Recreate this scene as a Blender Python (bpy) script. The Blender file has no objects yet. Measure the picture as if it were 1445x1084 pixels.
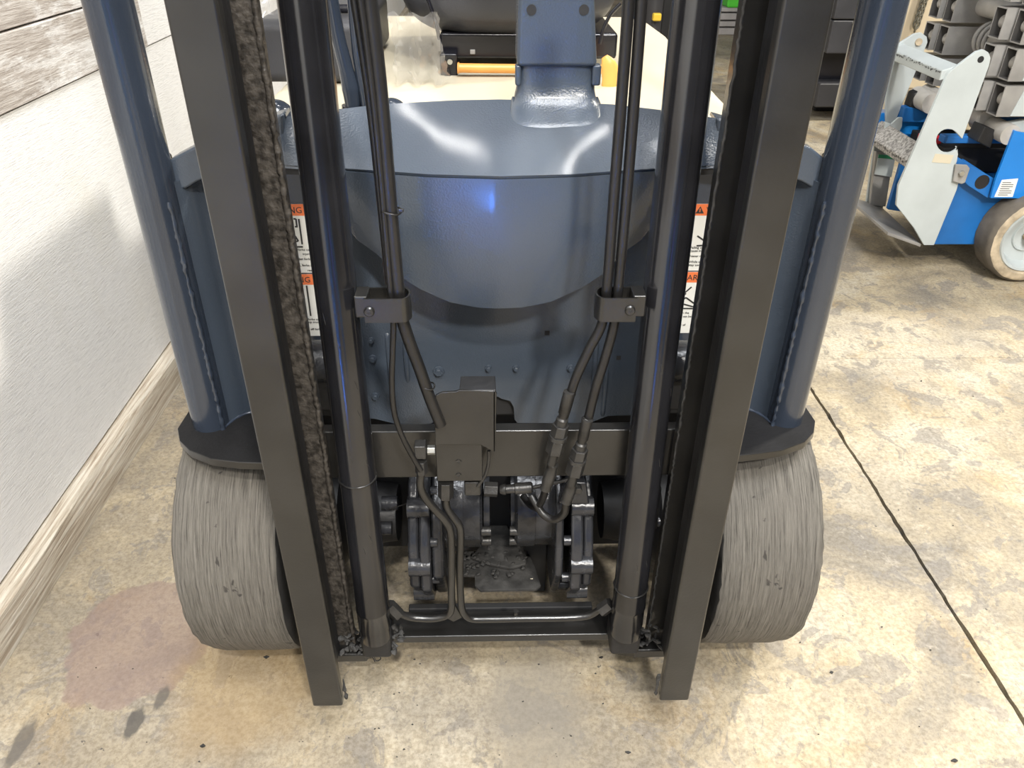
import bpy, bmesh, math, random
from mathutils import Vector, Matrix
random.seed(7)
S = bpy.context.scene
COL = S.collection
R = math.radians
V = Vector

# ------------------------------------------------------------------ camera
FPX, W_, H_ = 1095.0, 1445.0, 1084.0
PITCH, YAW, ROLL = R(32.7), R(1.62), R(0.51)
EYE = V((-0.010, 0.0, 1.17))
fwd = V((math.sin(YAW)*math.cos(PITCH), math.cos(YAW)*math.cos(PITCH), -math.sin(PITCH)))
rt0 = V((math.cos(YAW), -math.sin(YAW), 0)); up0 = rt0.cross(fwd)
RT = rt0*math.cos(ROLL) + up0*math.sin(ROLL)
UP = -rt0*math.sin(ROLL) + up0*math.cos(ROLL)
cd = bpy.data.cameras.new('camera'); cam = bpy.data.objects.new('camera', cd); COL.objects.link(cam)
cd.sensor_width = 36.0; cd.lens = FPX/W_*36.0; cd.clip_start = 0.02; cd.clip_end = 100
cam.matrix_world = Matrix(((RT.x, UP.x, -fwd.x, EYE.x), (RT.y, UP.y, -fwd.y, EYE.y), (RT.z, UP.z, -fwd.z, EYE.z), (0, 0, 0, 1)))
S.camera = cam

def ray(px, py): return fwd + RT*((px-722.5)/FPX) - UP*((py-542.0)/FPX)
def at(px, py, Y=None, Z=None, X=None):
    d = ray(px, py)
    if Y is not None: t = Y/d.y
    elif Z is not None: t = (Z-EYE.z)/d.z
    else: t = (X-EYE.x)/d.x
    return EYE + d*t

# ------------------------------------------------------------------ world, light, exposure
S.view_settings.view_transform = 'Standard'; S.view_settings.look = 'None'
S.view_settings.gamma = 1.0; S.view_settings.exposure = 0.0; S.view_settings.use_curve_mapping = False
w = bpy.data.worlds.new('world'); S.world = w; w.use_nodes = True
bg = w.node_tree.nodes['Background']; bg.inputs[0].default_value = (0.93, 0.95, 1.0, 1); bg.inputs[1].default_value = 0.16

def area(name, loc, target, sx, sy, power, color=(1, 1, 1)):
    l = bpy.data.lights.new(name, 'AREA'); l.shape = 'RECTANGLE'; l.size = sx; l.size_y = sy
    l.energy = power; l.color = color
    o = bpy.data.objects.new(name, l); COL.objects.link(o); o.location = loc
    o.rotation_euler = (V(target)-V(loc)).to_track_quat('-Z', 'Y').to_euler()
    return o
area('ceiling_lamp_front', (1.4, -2.9, 4.1), (0.1, 1.0, .6), 0.3, 0.3, 250, (1.0, 0.95, 0.87))
area('ceiling_lamp_side', (4.2, 3.4, 4.8), (1.0, 1.2, 0), 0.45, 0.45, 365, (1.0, 0.94, 0.82))
area('ceiling_lamp_middle', (0.8, 2.5, 5.1), (0.2, 1.0, 0), 0.22, 0.22, 13, (1.0, 0.98, 0.95))
area('ceiling_lamp_back', (-0.35, 3.0, 5.1), (-0.2, 1.2, 0), 0.22, 0.22, 13, (1.0, 0.97, 0.93))
area('rear_fill_light', (0.3, -2.1, 4.6), (0.3, -3.6, 0.2), 0.3, 0.3, 260, (1.0, 0.96, 0.88))  # added light for the blue bodies and rear floor mirrored in the paint
bl = area('blue_glint_light_low', (-0.44, -1.96, 0.10), (-.01, .93, .82), 0.34, 0.30, 0.10, (0.05, 0.22, 1.0)); bl.data.spread = R(8)  # unseen blue light added to put a blue smudge on the skirt
area('blue_glint_light_high', (0.45, -2.25, 0.64), (0.1, .95, 1.0), 0.22, 0.30, .7, (0.03, 0.16, 1.0))  # second unseen blue light, added for blue streaks on the posts
area('wall_fill_light', (0.5, -0.2, 4.4), (-0.9, 1.3, 0.4), 2.0, 1.2, 200, (0.96, 0.98, 1.0))  # soft fill added to brighten the left wall

# ------------------------------------------------------------------ materials
def mat(name, base, rough=.5, metal=0.0, bump=0.0, bscale=200.0, var=0.0, vscale=8.0, coat=0.0, spec=.5, scr=0.0):
    m = bpy.data.materials.new(name); m.use_nodes = True; nt = m.node_tree; N = nt.nodes; L = nt.links
    b = N['Principled BSDF']; b.inputs['Base Color'].default_value = (*base, 1)
    b.inputs['Roughness'].default_value = rough; b.inputs['Metallic'].default_value = metal
    b.inputs['Specular IOR Level'].default_value = spec; b.inputs['Coat Weight'].default_value = coat
    b.inputs['Coat Roughness'].default_value = .12
    tc = N.new('ShaderNodeTexCoord')
    if var > 0:
        n = N.new('ShaderNodeTexNoise'); n.inputs['Scale'].default_value = vscale; n.inputs['Detail'].default_value = 6
        L.new(tc.outputs['Object'], n.inputs['Vector'])
        r = N.new('ShaderNodeValToRGB'); r.color_ramp.elements[0].position = .35; r.color_ramp.elements[1].position = .65
        r.color_ramp.elements[0].color = (*[c*(1-var) for c in base], 1)
        r.color_ramp.elements[1].color = (*[min(1, c*(1+var)) for c in base], 1)
        L.new(n.outputs['Fac'], r.inputs['Fac']); L.new(r.outputs['Color'], b.inputs['Base Color'])
        if scr > 0:
            mr = N.new('ShaderNodeMapRange'); mr.inputs['To Min'].default_value = rough-scr; mr.inputs['To Max'].default_value = rough+scr
            L.new(n.outputs['Fac'], mr.inputs['Value']); L.new(mr.outputs['Result'], b.inputs['Roughness'])
    if bump > 0:
        n2 = N.new('ShaderNodeTexNoise'); n2.inputs['Scale'].default_value = bscale; n2.inputs['Detail'].default_value = 3
        L.new(tc.outputs['Object'], n2.inputs['Vector'])
        bp = N.new('ShaderNodeBump'); bp.inputs['Strength'].default_value = bump; bp.inputs['Distance'].default_value = .002
        L.new(n2.outputs['Fac'], bp.inputs['Height']); L.new(bp.outputs['Normal'], b.inputs['Normal'])
    return m
m_black = mat('black_satin_paint', (.013, .0125, .012), .33, 0, .10, 260, .25, 14, scr=.05, coat=.35)
m_plate = mat('black_textured_plate', (.008, .008, .009), .8, 0, .5, 160, .2, 20, spec=.25)
m_blackflat = mat('black_rough_steel', (.009, .009, .010), .5, 0, .3, 120, .4, 20)
m_dark = mat('dark_underbody', (.012, .012, .013), .7, 0, .3, 60, .3, 9)
m_cyl = mat('black_cylinder_paint', (.010, .010, .0115), .20, 0, .04, 180, .3, 10, scr=.03, coat=.5)
m_blue = mat('blue_grey_paint', (.050, .064, .086), .27, 0, .30, 420, .06, 5, coat=.25)
m_tube = mat('blue_grey_tube_paint', (.026, .034, .050), .18, 0, .12, 420, .08, 5, coat=.5)
m_darkblue = mat('dark_blue_grey_paint', (.032, .042, .064), .34, 0, .14, 420, .1, 5, coat=.25)
m_grease = mat('greasy_brown_steel', (.040, .035, .030), .42, 0, .8, 170, .55, 110, scr=.15)
m_dirt = mat('caked_dirt', (.034, .033, .032), .8, 0, 1.0, 90, .5, 40)
m_cast = mat('cast_iron_black_paint', (.028, .029, .033), .25, .2, .7, 70, .3, 25, scr=.08)
m_steel = mat('dark_fitting_steel', (.035, .034, .033), .34, .3, .25, 300, .3, 40)
m_hose = mat('black_rubber_hose', (.011, .0105, .0105), .34, 0, .12, 300, .2, 20)
m_seat = mat('dark_grey_vinyl', (.036, .037, .043), .40, 0, .2, 500, .08, 10)
m_cream = mat('cream_paint', (.60, .54, .41), .42, 0, .08, 200, .04, 3)
m_orange = mat('orange_plastic', (.85, .40, .10), .4, 0, .05, 100, .08, 12)
m_gloss = mat('black_gloss_metal', (.01, .01, .014), .2, 0, .1, 60, .2, 10)
m_chrome = mat('bright_zinc', (.55, .55, .52), .28, .9, .2, 200)
m_white = mat('white_label', (.80, .80, .76), .5)
m_lorange = mat('orange_label', (.85, .20, .06), .5)
m_print = mat('black_print', (.03, .03, .03), .6)
m_bluep = mat('sky_blue_paint', (.010, .20, .62), .35, 0, .1, 200, .08, 5, coat=.2)
m_bluepd = mat('deep_blue_paint', (.012, .13, .40), .42, 0, .1, 200, .15, 6)
m_lgrey = mat('light_grey_paint', (.47, .51, .51), .45, 0, .12, 90, .06, 7)
m_arm = mat('grey_galvanised_arm', (.30, .29, .275), .5, .1, .3, 60, .2, 9)
m_armshade = mat('arm_bore_shade', (.07, .066, .062), .7)
m_pin = mat('dusty_white_pin', (.42, .40, .37), .5, 0, .2, 60, .15, 15)
m_edge = mat('rusty_worn_edge', (.30, .22, .14), .7, .1, .6, 200, .5, 60)
m_tread = mat('grit_step_tread', (.30, .285, .265), .8, 0, 1.0, 140, .5, 110)
m_liftyre = mat('dusty_black_tyre', (.115, .098, .078), .8, 0, .6, 60, .3, 12)
m_liftyre2 = mat('worn_cream_tyre_edge', (.46, .38, .27), .8, 0, .6, 60, .3, 25)
m_beige = mat('beige_wall_paint', (.66, .56, .40), .6, 0, .05, 40, .05, 3)
m_chain = mat('chain_steel', (.20, .19, .15), .45, .4, .3, 200, .3, 30)
m_midgrey = mat('mid_grey_steel', (.045, .045, .05), .45, 0, .1, 80, .15, 5)
m_red = mat('red_plastic', (.6, .02, .04), .4)
m_green = mat('bright_green_plastic', (.10, .65, .05), .4)
m_yellow = mat('yellow_plastic', (.80, .55, .05), .4)
m_slab = mat('pale_grey_mat', (.42, .40, .39), .7, 0, .2, 60, .15, 6)

def nodes(name):
    m = bpy.data.materials.new(name); m.use_nodes = True
    return m, m.node_tree.nodes, m.node_tree.links, m.node_tree.nodes['Principled BSDF']
def ramp(N, stops):
    r = N.new('ShaderNodeValToRGB'); e = r.color_ramp.elements
    while len(e) < len(stops): e.new(.5)
    for k, (p, c) in enumerate(stops):
        e[k].position = p; e[k].color = (*c, 1) if len(c) == 3 else c
    return r
def mixc(N, L, fac, a, b, mode='MIX'):
    m = N.new('ShaderNodeMix'); m.data_type = 'RGBA'; m.blend_type = mode
    for sock, v in ((m.inputs[0], fac), (m.inputs[6], a), (m.inputs[7], b)):
        if hasattr(v, 'is_linked') or hasattr(v, 'links'): L.new(v, sock)
        else: sock.default_value = v if isinstance(v, (int, float)) else (*v, 1)
    return m.outputs[2]
def noise(N, L, vec, scale, detail=6, rough=.55, dist=0):
    n = N.new('ShaderNodeTexNoise'); n.inputs['Scale'].default_value = scale; n.inputs['Detail'].default_value = detail
    n.inputs['Roughness'].default_value = rough; n.inputs['Distortion'].default_value = dist
    L.new(vec, n.inputs['Vector']); return n.outputs['Fac']
def geo_pos(N, L, scale=(1, 1, 1), rot=(0, 0, 0), loc=(0, 0, 0)):
    g = N.new('ShaderNodeNewGeometry'); mp = N.new('ShaderNodeMapping')
    mp.inputs['Scale'].default_value = scale; mp.inputs['Rotation'].default_value = rot; mp.inputs['Location'].default_value = loc
    L.new(g.outputs['Position'], mp.inputs['Vector']); return mp.outputs['Vector']

def floor_mat():
    m, N, L, b = nodes('worn_concrete')
    p = geo_pos(N, L)
    c = ramp(N, [(.34, (.20, .178, .145)), (.46, (.32, .272, .195)), (.55, (.42, .355, .245)), (.66, (.45, .41, .33))])
    L.new(noise(N, L, p, 3.0, 8, .62, .6), c.inputs[0]); col = c.outputs[0]
    # pale scuffed patches
    s = ramp(N, [(.50, (0, 0, 0)), (.62, (1, 1, 1))]); L.new(noise(N, L, p, 1.5, 6, .6, 1.2), s.inputs[0])
    col = mixc(N, L, s.outputs[0], col, mixc(N, L, .6, col, (.50, .455, .37)))
    # ochre stains
    o = ramp(N, [(.55, (0, 0, 0)), (.66, (1, 1, 1))]); L.new(noise(N, L, geo_pos(N, L, loc=(3, 1, 0)), 4.2, 8, .7, .4), o.inputs[0])
    col = mixc(N, L, o.outputs[0], col, mixc(N, L, .45, col, (.36, .235, .09)))
    # grey flaked spots
    g = ramp(N, [(.555, (0, 0, 0)), (.575, (1, 1, 1))]); L.new(noise(N, L, geo_pos(N, L, loc=(7, 2, 0)), 9, 9, .68, .9), g.inputs[0])
    col = mixc(N, L, g.outputs[0], col, mixc(N, L, .62, col, (.19, .175, .16)))
    g3 = ramp(N, [(.53, (0, 0, 0)), (.60, (1, 1, 1))]); L.new(noise(N, L, geo_pos(N, L, loc=(1, 9, 0), scale=(1.6, .8, 1), rot=(0, 0, .5)), 17, 10, .74, .5), g3.inputs[0])
    col = mixc(N, L, g3.outputs[0], col, mixc(N, L, .38, col, (.20, .18, .15)))
    g4 = ramp(N, [(.57, (0, 0, 0)), (.62, (1, 1, 1))]); L.new(noise(N, L, geo_pos(N, L, loc=(4, 3, 0)), 26, 10, .74, .8), g4.inputs[0])
    col = mixc(N, L, g4.outputs[0], col, mixc(N, L, .25, col, (.55, .50, .42)))
    # floor's shaded left and centre painted darker, mottled with grime
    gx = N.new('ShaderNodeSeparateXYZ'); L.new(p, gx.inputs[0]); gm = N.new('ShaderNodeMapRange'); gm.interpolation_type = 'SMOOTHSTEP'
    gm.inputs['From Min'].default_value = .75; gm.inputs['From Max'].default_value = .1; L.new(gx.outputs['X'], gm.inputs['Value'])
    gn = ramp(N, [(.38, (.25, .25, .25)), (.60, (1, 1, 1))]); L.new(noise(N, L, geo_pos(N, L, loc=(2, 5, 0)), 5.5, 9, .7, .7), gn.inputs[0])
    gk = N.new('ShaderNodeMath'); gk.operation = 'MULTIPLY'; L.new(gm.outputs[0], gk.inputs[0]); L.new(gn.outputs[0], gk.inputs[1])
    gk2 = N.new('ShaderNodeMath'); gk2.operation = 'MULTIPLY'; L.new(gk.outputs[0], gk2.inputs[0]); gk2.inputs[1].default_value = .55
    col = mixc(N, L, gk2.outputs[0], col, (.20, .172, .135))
    fg = ramp(N, [(.40, (.72, .70, .67)), (.55, (1, 1, 1)), (.68, (1.12, 1.12, 1.12))]); L.new(noise(N, L, p, 110, 6, .75), fg.inputs[0])
    col = mixc(N, L, 1.0, col, fg.outputs[0], 'MULTIPLY')
    g5 = ramp(N, [(.60, (0, 0, 0)), (.615, (1, 1, 1))]); L.new(noise(N, L, geo_pos(N, L, loc=(11, 3, 0), scale=(1.5, 1, 1), rot=(0, 0, -.6)), 34, 7, .7, .6), g5.inputs[0])
    col = mixc(N, L, g5.outputs[0], col, mixc(N, L, .55, col, (.16, .145, .13)))
    # fine dark specks
    d = ramp(N, [(.70, (0, 0, 0)), (.73, (1, 1, 1))]); L.new(noise(N, L, p, 60, 3, .6), d.inputs[0])
    col = mixc(N, L, d.outputs[0], col, (.08, .07, .06))
    # reddish spill by the wall side of the left wheel
    def blob(cx, cy, r0, r1, colr, amt, sc, sy=1.0):
        nonlocal col
        q = geo_pos(N, L, loc=(-cx, -cy*sy, 0), scale=(1, sy, 1))
        nn = N.new('ShaderNodeTexNoise'); nn.inputs['Scale'].default_value = sc; nn.inputs['Detail'].default_value = 5; L.new(q, nn.inputs['Vector'])
        sub = N.new('ShaderNodeVectorMath'); sub.operation = 'SUBTRACT'; L.new(nn.outputs['Color'], sub.inputs[0]); sub.inputs[1].default_value = (.5, .5, .5)
        sc_ = N.new('ShaderNodeVectorMath'); sc_.operation = 'SCALE'; L.new(sub.outputs[0], sc_.inputs[0]); sc_.inputs['Scale'].default_value = r1*1.1
        ad = N.new('ShaderNodeVectorMath'); ad.operation = 'ADD'; L.new(q, ad.inputs[0]); L.new(sc_.outputs[0], ad.inputs[1])
        ln = N.new('ShaderNodeVectorMath'); ln.operation = 'LENGTH'; L.new(ad.outputs[0], ln.inputs[0])
        rr = ramp(N, [(r0, (1, 1, 1)), (r1, (0, 0, 0))]); L.new(ln.outputs['Value'], rr.inputs[0])
        f = N.new('ShaderNodeMath'); f.operation = 'MULTIPLY'; L.new(rr.outputs[0], f.inputs[0]); f.inputs[1].default_value = amt
        col = mixc(N, L, f.outputs[0], col, colr)
    a = at(200, 905, Z=0); blob(a.x, a.y, .128, .133, (.185, .125, .112), .6, 8)
    a = at(355, 960, Z=0); blob(a.x, a.y, .10, .16, (.24, .16, .07), .5, 9)
    a = at(1290, 1060, Z=0); 
    a = at(760, 1010, Z=0); blob(a.x, a.y, .06, .10, (.20, .18, .15), .6, 12, .6)
    a = at(190, 1020, Z=0); blob(a.x, a.y, .012, .0145, (.06, .055, .05), .85, 60, .5)
    a = at(228, 985, Z=0); blob(a.x, a.y, .008, .011, (.08, .07, .06), .8, 60, .4)
    a = at(560, 925, Z=0); blob(a.x, a.y, .007, .009, (.07, .06, .05), .8, 60, .8)
    a = at(30, 1050, Z=0); blob(a.x, a.y, .012, .016, (.09, .08, .07), .8, 60, .35)
    L.new(col, b.inputs['Base Color'])
    rr = N.new('ShaderNodeMapRange'); rr.inputs['To Min'].default_value = .38; rr.inputs['To Max'].default_value = .75
    L.new(noise(N, L, p, 6, 5), rr.inputs['Value']); L.new(rr.outputs[0], b.inputs['Roughness'])
    bp = N.new('ShaderNodeBump'); bp.inputs['Strength'].default_value = .35; bp.inputs['Distance'].default_value = .002
    L.new(noise(N, L, p, 45, 8, .65), bp.inputs['Height']); L.new(bp.outputs['Normal'], b.inputs['Normal'])
    return m
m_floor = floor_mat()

def wall_mat(name, bare):
    m, N, L, b = nodes(name)
    p = geo_pos(N, L, scale=(1, 7.0, 75), rot=(R(-6), 0, 0))
    g = noise(N, L, p, 5, 8, .6, .4)
    c = ramp(N, [(.25, (.66, .66, .67)), (.5, (.82, .82, .82))]); L.new(g, c.inputs[0]); col = c.outputs[0]
    s = ramp(N, [(.52, (0, 0, 0)), (.72, (1, 1, 1))]); L.new(noise(N, L, geo_pos(N, L), 1.6, 4, .6, .5), s.inputs[0])
    col = mixc(N, L, s.outputs[0], col, mixc(N, L, .35, col, (.66, .63, .52)))
    if bare:
        f = ramp(N, [(.36, (0, 0, 0)), (.50, (1, 1, 1))]); L.new(noise(N, L, geo_pos(N, L, scale=(1, 1.2, 5)), 2.6, 9, .72, .4), f.inputs[0])
        g2 = noise(N, L, geo_pos(N, L, scale=(1, 2.0, 55)), 6, 8, .7, .3)
        gr = ramp(N, [(.3, (.20, .165, .14)), (.5, (.42, .38, .35)), (.68, (.66, .63, .60))]); L.new(g2, gr.inputs[0])
        ge = ramp(N, [(.36, (.2, .2, .2)), (.62, (1, 1, 1))]); L.new(g2, ge.inputs[0])
        col = mixc(N, L, f.outputs[0], col, gr.outputs[0])
    L.new(col, b.inputs['Base Color']); b.inputs['Roughness'].default_value = .6
    bp = N.new('ShaderNodeBump'); bp.inputs['Strength'].default_value = .55; bp.inputs['Distance'].default_value = .002
    L.new(g, bp.inputs['Height']); L.new(bp.outputs['Normal'], b.inputs['Normal'])
    return m
m_wall = wall_mat('whitewashed_plywood', False); m_wallbare = wall_mat('worn_whitewashed_plank', True)
def timber_mat():
    m, N, L, b = nodes('weathered_timber')
    p = geo_pos(N, L, scale=(45, 1.6, 45))
    g = noise(N, L, p, 3, 9, .72, .5)
    c = ramp(N, [(.28, (.16, .11, .07)), (.42, (.46, .38, .29)), (.55, (.66, .60, .50)), (.7, (.78, .74, .66))])
    L.new(g, c.inputs[0]); L.new(c.outputs[0], b.inputs['Base Color']); b.inputs['Roughness'].default_value = .7
    bp = N.new('ShaderNodeBump'); bp.inputs['Strength'].default_value = 1; bp.inputs['Distance'].default_value = .006
    L.new(g, bp.inputs['Height']); L.new(bp.outputs['Normal'], b.inputs['Normal'])
    return m
m_timber = timber_mat()
def tyre_mat():
    m, N, L, b = nodes('worn_grey_tread')
    tc = N.new('ShaderNodeTexCoord'); sp = N.new('ShaderNodeSeparateXYZ'); L.new(tc.outputs['Object'], sp.inputs[0])
    an = N.new('ShaderNodeMath'); an.operation = 'ARCTAN2'; L.new(sp.outputs['Z'], an.inputs[0]); ng = N.new('ShaderNodeMath'); ng.operation = 'MULTIPLY'; ng.inputs[1].default_value = -1; L.new(sp.outputs['Y'], ng.inputs[0]); L.new(ng.outputs[0], an.inputs[1])
    def comb(sx, sa):
        a = N.new('ShaderNodeMath'); a.operation = 'MULTIPLY'; L.new(sp.outputs['X'], a.inputs[0]); a.inputs[1].default_value = sx
        c = N.new('ShaderNodeMath'); c.operation = 'MULTIPLY'; L.new(an.outputs[0], c.inputs[0]); c.inputs[1].default_value = sa
        v = N.new('ShaderNodeCombineXYZ'); L.new(a.outputs[0], v.inputs[0]); L.new(c.outputs[0], v.inputs[1]); return v.outputs[0]
    g = noise(N, L, comb(420, 2.6), 1.0, 8, .78, .35)
    c = ramp(N, [(.36, (.022, .019, .016)), (.43, (.10, .092, .079)), (.60, (.195, .181, .158))]); L.new(g, c.inputs[0]); col = c.outputs[0]
    s = ramp(N, [(.4, (0, 0, 0)), (.65, (1, 1, 1))]); L.new(noise(N, L, tc.outputs['Object'], 9, 5, .6), s.inputs[0])
    col = mixc(N, L, s.outputs[0], col, mixc(N, L, .30, col, (.12, .108, .095)))
    d = ramp(N, [(.66, (0, 0, 0)), (.70, (1, 1, 1))]); L.new(noise(N, L, tc.outputs['Object'], 42, 3, .5, .5), d.inputs[0])
    col = mixc(N, L, d.outputs[0], col, (.05, .045, .04))
    L.new(col, b.inputs['Base Color']); b.inputs['Roughness'].default_value = .75
    bp = N.new('ShaderNodeBump'); bp.inputs['Strength'].default_value = 1; bp.inputs['Distance'].default_value = .0035
    L.new(g, bp.inputs['Height']); L.new(bp.outputs['Normal'], b.inputs['Normal'])
    return m
m_tyre = tyre_mat(); m_tyreside = mat('black_rubber_sidewall', (.02, .019, .018), .7, 0, .8, 50, .4, 20)
def film_mat():
    m, N, L, b = nodes('clear_plastic_film')
    tr = N.new('ShaderNodeBsdfTransparent'); gl = N.new('ShaderNodeBsdfGlossy'); gl.inputs['Roughness'].default_value = .12
    df = N.new('ShaderNodeBsdfTranslucent'); df.inputs[0].default_value = (.9, .9, .92, 1)
    a = N.new('ShaderNodeMixShader'); a.inputs[0].default_value = .4; L.new(df.outputs[0], a.inputs[1]); L.new(gl.outputs[0], a.inputs[2])
    x = N.new('ShaderNodeMixShader'); x.inputs[0].default_value = .32; L.new(tr.outputs[0], x.inputs[1]); L.new(a.outputs[0], x.inputs[2])
    L.new(x.outputs[0], N['Material Output'].inputs['Surface']); return m
m_film = film_mat()

# ------------------------------------------------------------------ object helpers
ORI = {}
def obj(name, verts, faces, material, parent=None, smooth=0, bevel=0, seg=2, mats=None, fmi=None, origin=None, solid=0):
    """verts in world coordinates; origin is put at the bounding-box centre"""
    verts = [V(v) for v in verts]
    lo = V((min(v.x for v in verts), min(v.y for v in verts), min(v.z for v in verts)))
    hi = V((max(v.x for v in verts), max(v.y for v in verts), max(v.z for v in verts)))
    o0 = V(origin) if origin is not None else (lo+hi)/2
    me = bpy.data.meshes.new(name); me.from_pydata([tuple(v-o0) for v in verts], [], faces)
    bm = bmesh.new(); bm.from_mesh(me); bmesh.ops.recalc_face_normals(bm, faces=bm.faces); bm.to_mesh(me); bm.free()
    me.materials.append(material)
    for x in (mats or []): me.materials.append(x)
    if fmi and len(fmi) == len(me.polygons):
        for p, i in zip(me.polygons, fmi): p.material_index = i
    if smooth:
        me.polygons.foreach_set('use_smooth', [True]*len(me.polygons))
        if smooth != 1: me.set_sharp_from_angle(angle=R(smooth))
    o = bpy.data.objects.new(name, me); COL.objects.link(o)
    ORI[o] = o0
    o.parent = parent; o.location = o0 - (ORI[parent] if parent else V((0, 0, 0)))
    if solid:
        sm = o.modifiers.new('s', 'SOLIDIFY'); sm.thickness = solid; sm.offset = 1; sm.use_even_offset = True
        if smooth: es = o.modifiers.new('e', 'EDGE_SPLIT'); es.split_angle = R(40)
    if bevel:
        b = o.modifiers.new('b', 'BEVEL'); b.width = bevel; b.segments = seg; b.limit_method = 'ANGLE'; b.angle_limit = R(35)
        if not smooth:
            me.polygons.foreach_set('use_smooth', [True]*len(me.polygons)); me.set_sharp_from_angle(angle=R(35)); b.harden_normals = True
    return o
def empty(name, loc, label, cat, group=None):
    o = bpy.data.objects.new(name, None); COL.objects.link(o); o.location = loc; ORI[o] = V(loc)
    o['label'] = label; o['category'] = cat
    if group: o['group'] = group
    return o
def tag(o, label=None, cat=None, group=None, kind=None):
    if label: o['label'] = label
    if cat: o['category'] = cat
    if group: o['group'] = group
    if kind: o['kind'] = kind
    return o
def boxvf(a, b):
    (x0, y0, z0), (x1, y1, z1) = a, b
    v = [(x0, y0, z0), (x1, y0, z0), (x1, y1, z0), (x0, y1, z0), (x0, y0, z1), (x1, y0, z1), (x1, y1, z1), (x0, y1, z1)]
    f = [(0, 3, 2, 1), (4, 5, 6, 7), (0, 1, 5, 4), (1, 2, 6, 5), (2, 3, 7, 6), (3, 0, 4, 7)]
    return v, f
def box(name, a, b, m, p=None, bevel=.002, **k):
    v, f = boxvf(a, b); return obj(name, v, f, m, p, bevel=bevel, **k)
def boxes(name, L, m, p=None, bevel=0, **k):
    vs, fs = [], []
    for a, b in L:
        v, f = boxvf(a, b); n = len(vs); vs += v; fs += [tuple(i+n for i in q) for q in f]
    return obj(name, vs, fs, m, p, bevel=bevel, **k)
def prism(name, pts, off, m, p=None, bevel=.0015, **k):
    off = V(off); pts = [V(q) for q in pts]; n = len(pts)
    v = pts + [q+off for q in pts]
    f = [tuple(range(n)), tuple(range(2*n-1, n-1, -1))] + [(i, (i+1) % n, (i+1) % n+n, i+n) for i in range(n)]
    return obj(name, v, f, m, p, bevel=bevel, **k)
def catmull(P, n=6):
    P = [V(q) for q in P]
    if len(P) < 3: return P
    Q = [P[0]*2-P[1]]+P+[P[-1]*2-P[-2]]; out = []
    for i in range(1, len(Q)-2):
        a, b, c, d = Q[i-1], Q[i], Q[i+1], Q[i+2]
        for k in range(n):
            t = k/n
            out.append(.5*((2*b)+(c-a)*t+(2*a-5*b+4*c-d)*t*t+(3*b-a-3*c+d)*t**3))
    out.append(P[-1]); return out
def tubevf(P, rad, seg=14, jit=0, sq=None):
    n = len(P); vs, fs = [], []
    if not isinstance(rad, (list, tuple)): rad = [rad]*n
    T = [(P[min(i+1, n-1)]-P[max(i-1, 0)]).normalized() for i in range(n)]
    ref = V((0, 1, 0)) if abs(T[0].y) < .8 else V((1, 0, 0))
    u = (ref-T[0]*ref.dot(T[0])).normalized()
    for i in range(n):
        u = (u-T[i]*u.dot(T[i])).normalized(); w2 = T[i].cross(u)
        for k in range(seg):
            a = 2*math.pi*k/seg; r = rad[i]*(1+random.uniform(-jit, jit))
            su, sw = sq if sq else (1, 1)
            vs.append(P[i]+u*math.cos(a)*r*su+w2*math.sin(a)*r*sw)
    for i in range(n-1):
        for k in range(seg):
            a, b = i*seg+k, i*seg+(k+1) % seg; fs.append((a, b, b+seg, a+seg))
    fs.append(tuple(range(seg))); fs.append(tuple(range((n-1)*seg, n*seg))[::-1])
    return vs, fs
def tube(name, pts, r, m, p=None, seg=14, smooth_n=6, jit=0, sq=None, sm=50, **k):
    P = catmull(pts, smooth_n) if smooth_n else [V(q) for q in pts]
    if isinstance(r, (list, tuple)) and len(r) != len(P):
        rr = []; n = len(r)-1
        for i in range(len(P)):
            t = i/(len(P)-1)*n; j = min(int(t), n-1); rr.append(r[j]+(r[j+1]-r[j])*(t-j))
        r = rr
    v, f = tubevf(P, r, seg, jit, sq)
    return obj(name, v, f, m, p, smooth=sm, **k)
def rod(name, a, b, r, m, p=None, seg=24, prof=None, **k):
    """lathe along a->b; prof = list of (t, r); hex when seg=6"""
    a, b = V(a), V(b); d = (b-a); prof = prof or [(0, r), (1, r)]
    P = [a+d*t for t, _ in prof]; u = d.normalized()
    ref = V((0, 0, 1)) if abs(u.z) < .9 else V((0, 1, 0)); x = (ref-u*ref.dot(u)).normalized(); y = u.cross(x)
    vs, fs = [], []
    for q, (t, rr) in zip(P, prof):
        for i in range(seg):
            an = 2*math.pi*(i+.5)/seg; vs.append(q+x*math.cos(an)*rr+y*math.sin(an)*rr)
    for j in range(len(P)-1):
        for i in range(seg):
            c, e = j*seg+i, j*seg+(i+1) % seg; fs.append((c, e, e+seg, c+seg))
    fs.append(tuple(range(seg))); n = len(P); fs.append(tuple(range((n-1)*seg, n*seg))[::-1])
    return obj(name, vs, fs, m, p, smooth=(0 if seg <= 8 else 35), bevel=(k.pop('bevel', .0006 if seg <= 8 else 0)), **k)
def grid(name, rows, m, p=None, solid=0, smooth=60, **k):
    n = len(rows[0]); v = [q for r_ in rows for q in r_]
    f = [(j*n+i, j*n+i+1, (j+1)*n+i+1, (j+1)*n+i) for j in range(len(rows)-1) for i in range(n-1)]
    return obj(name, v, f, m, p, smooth=smooth, solid=solid, **k)
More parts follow.
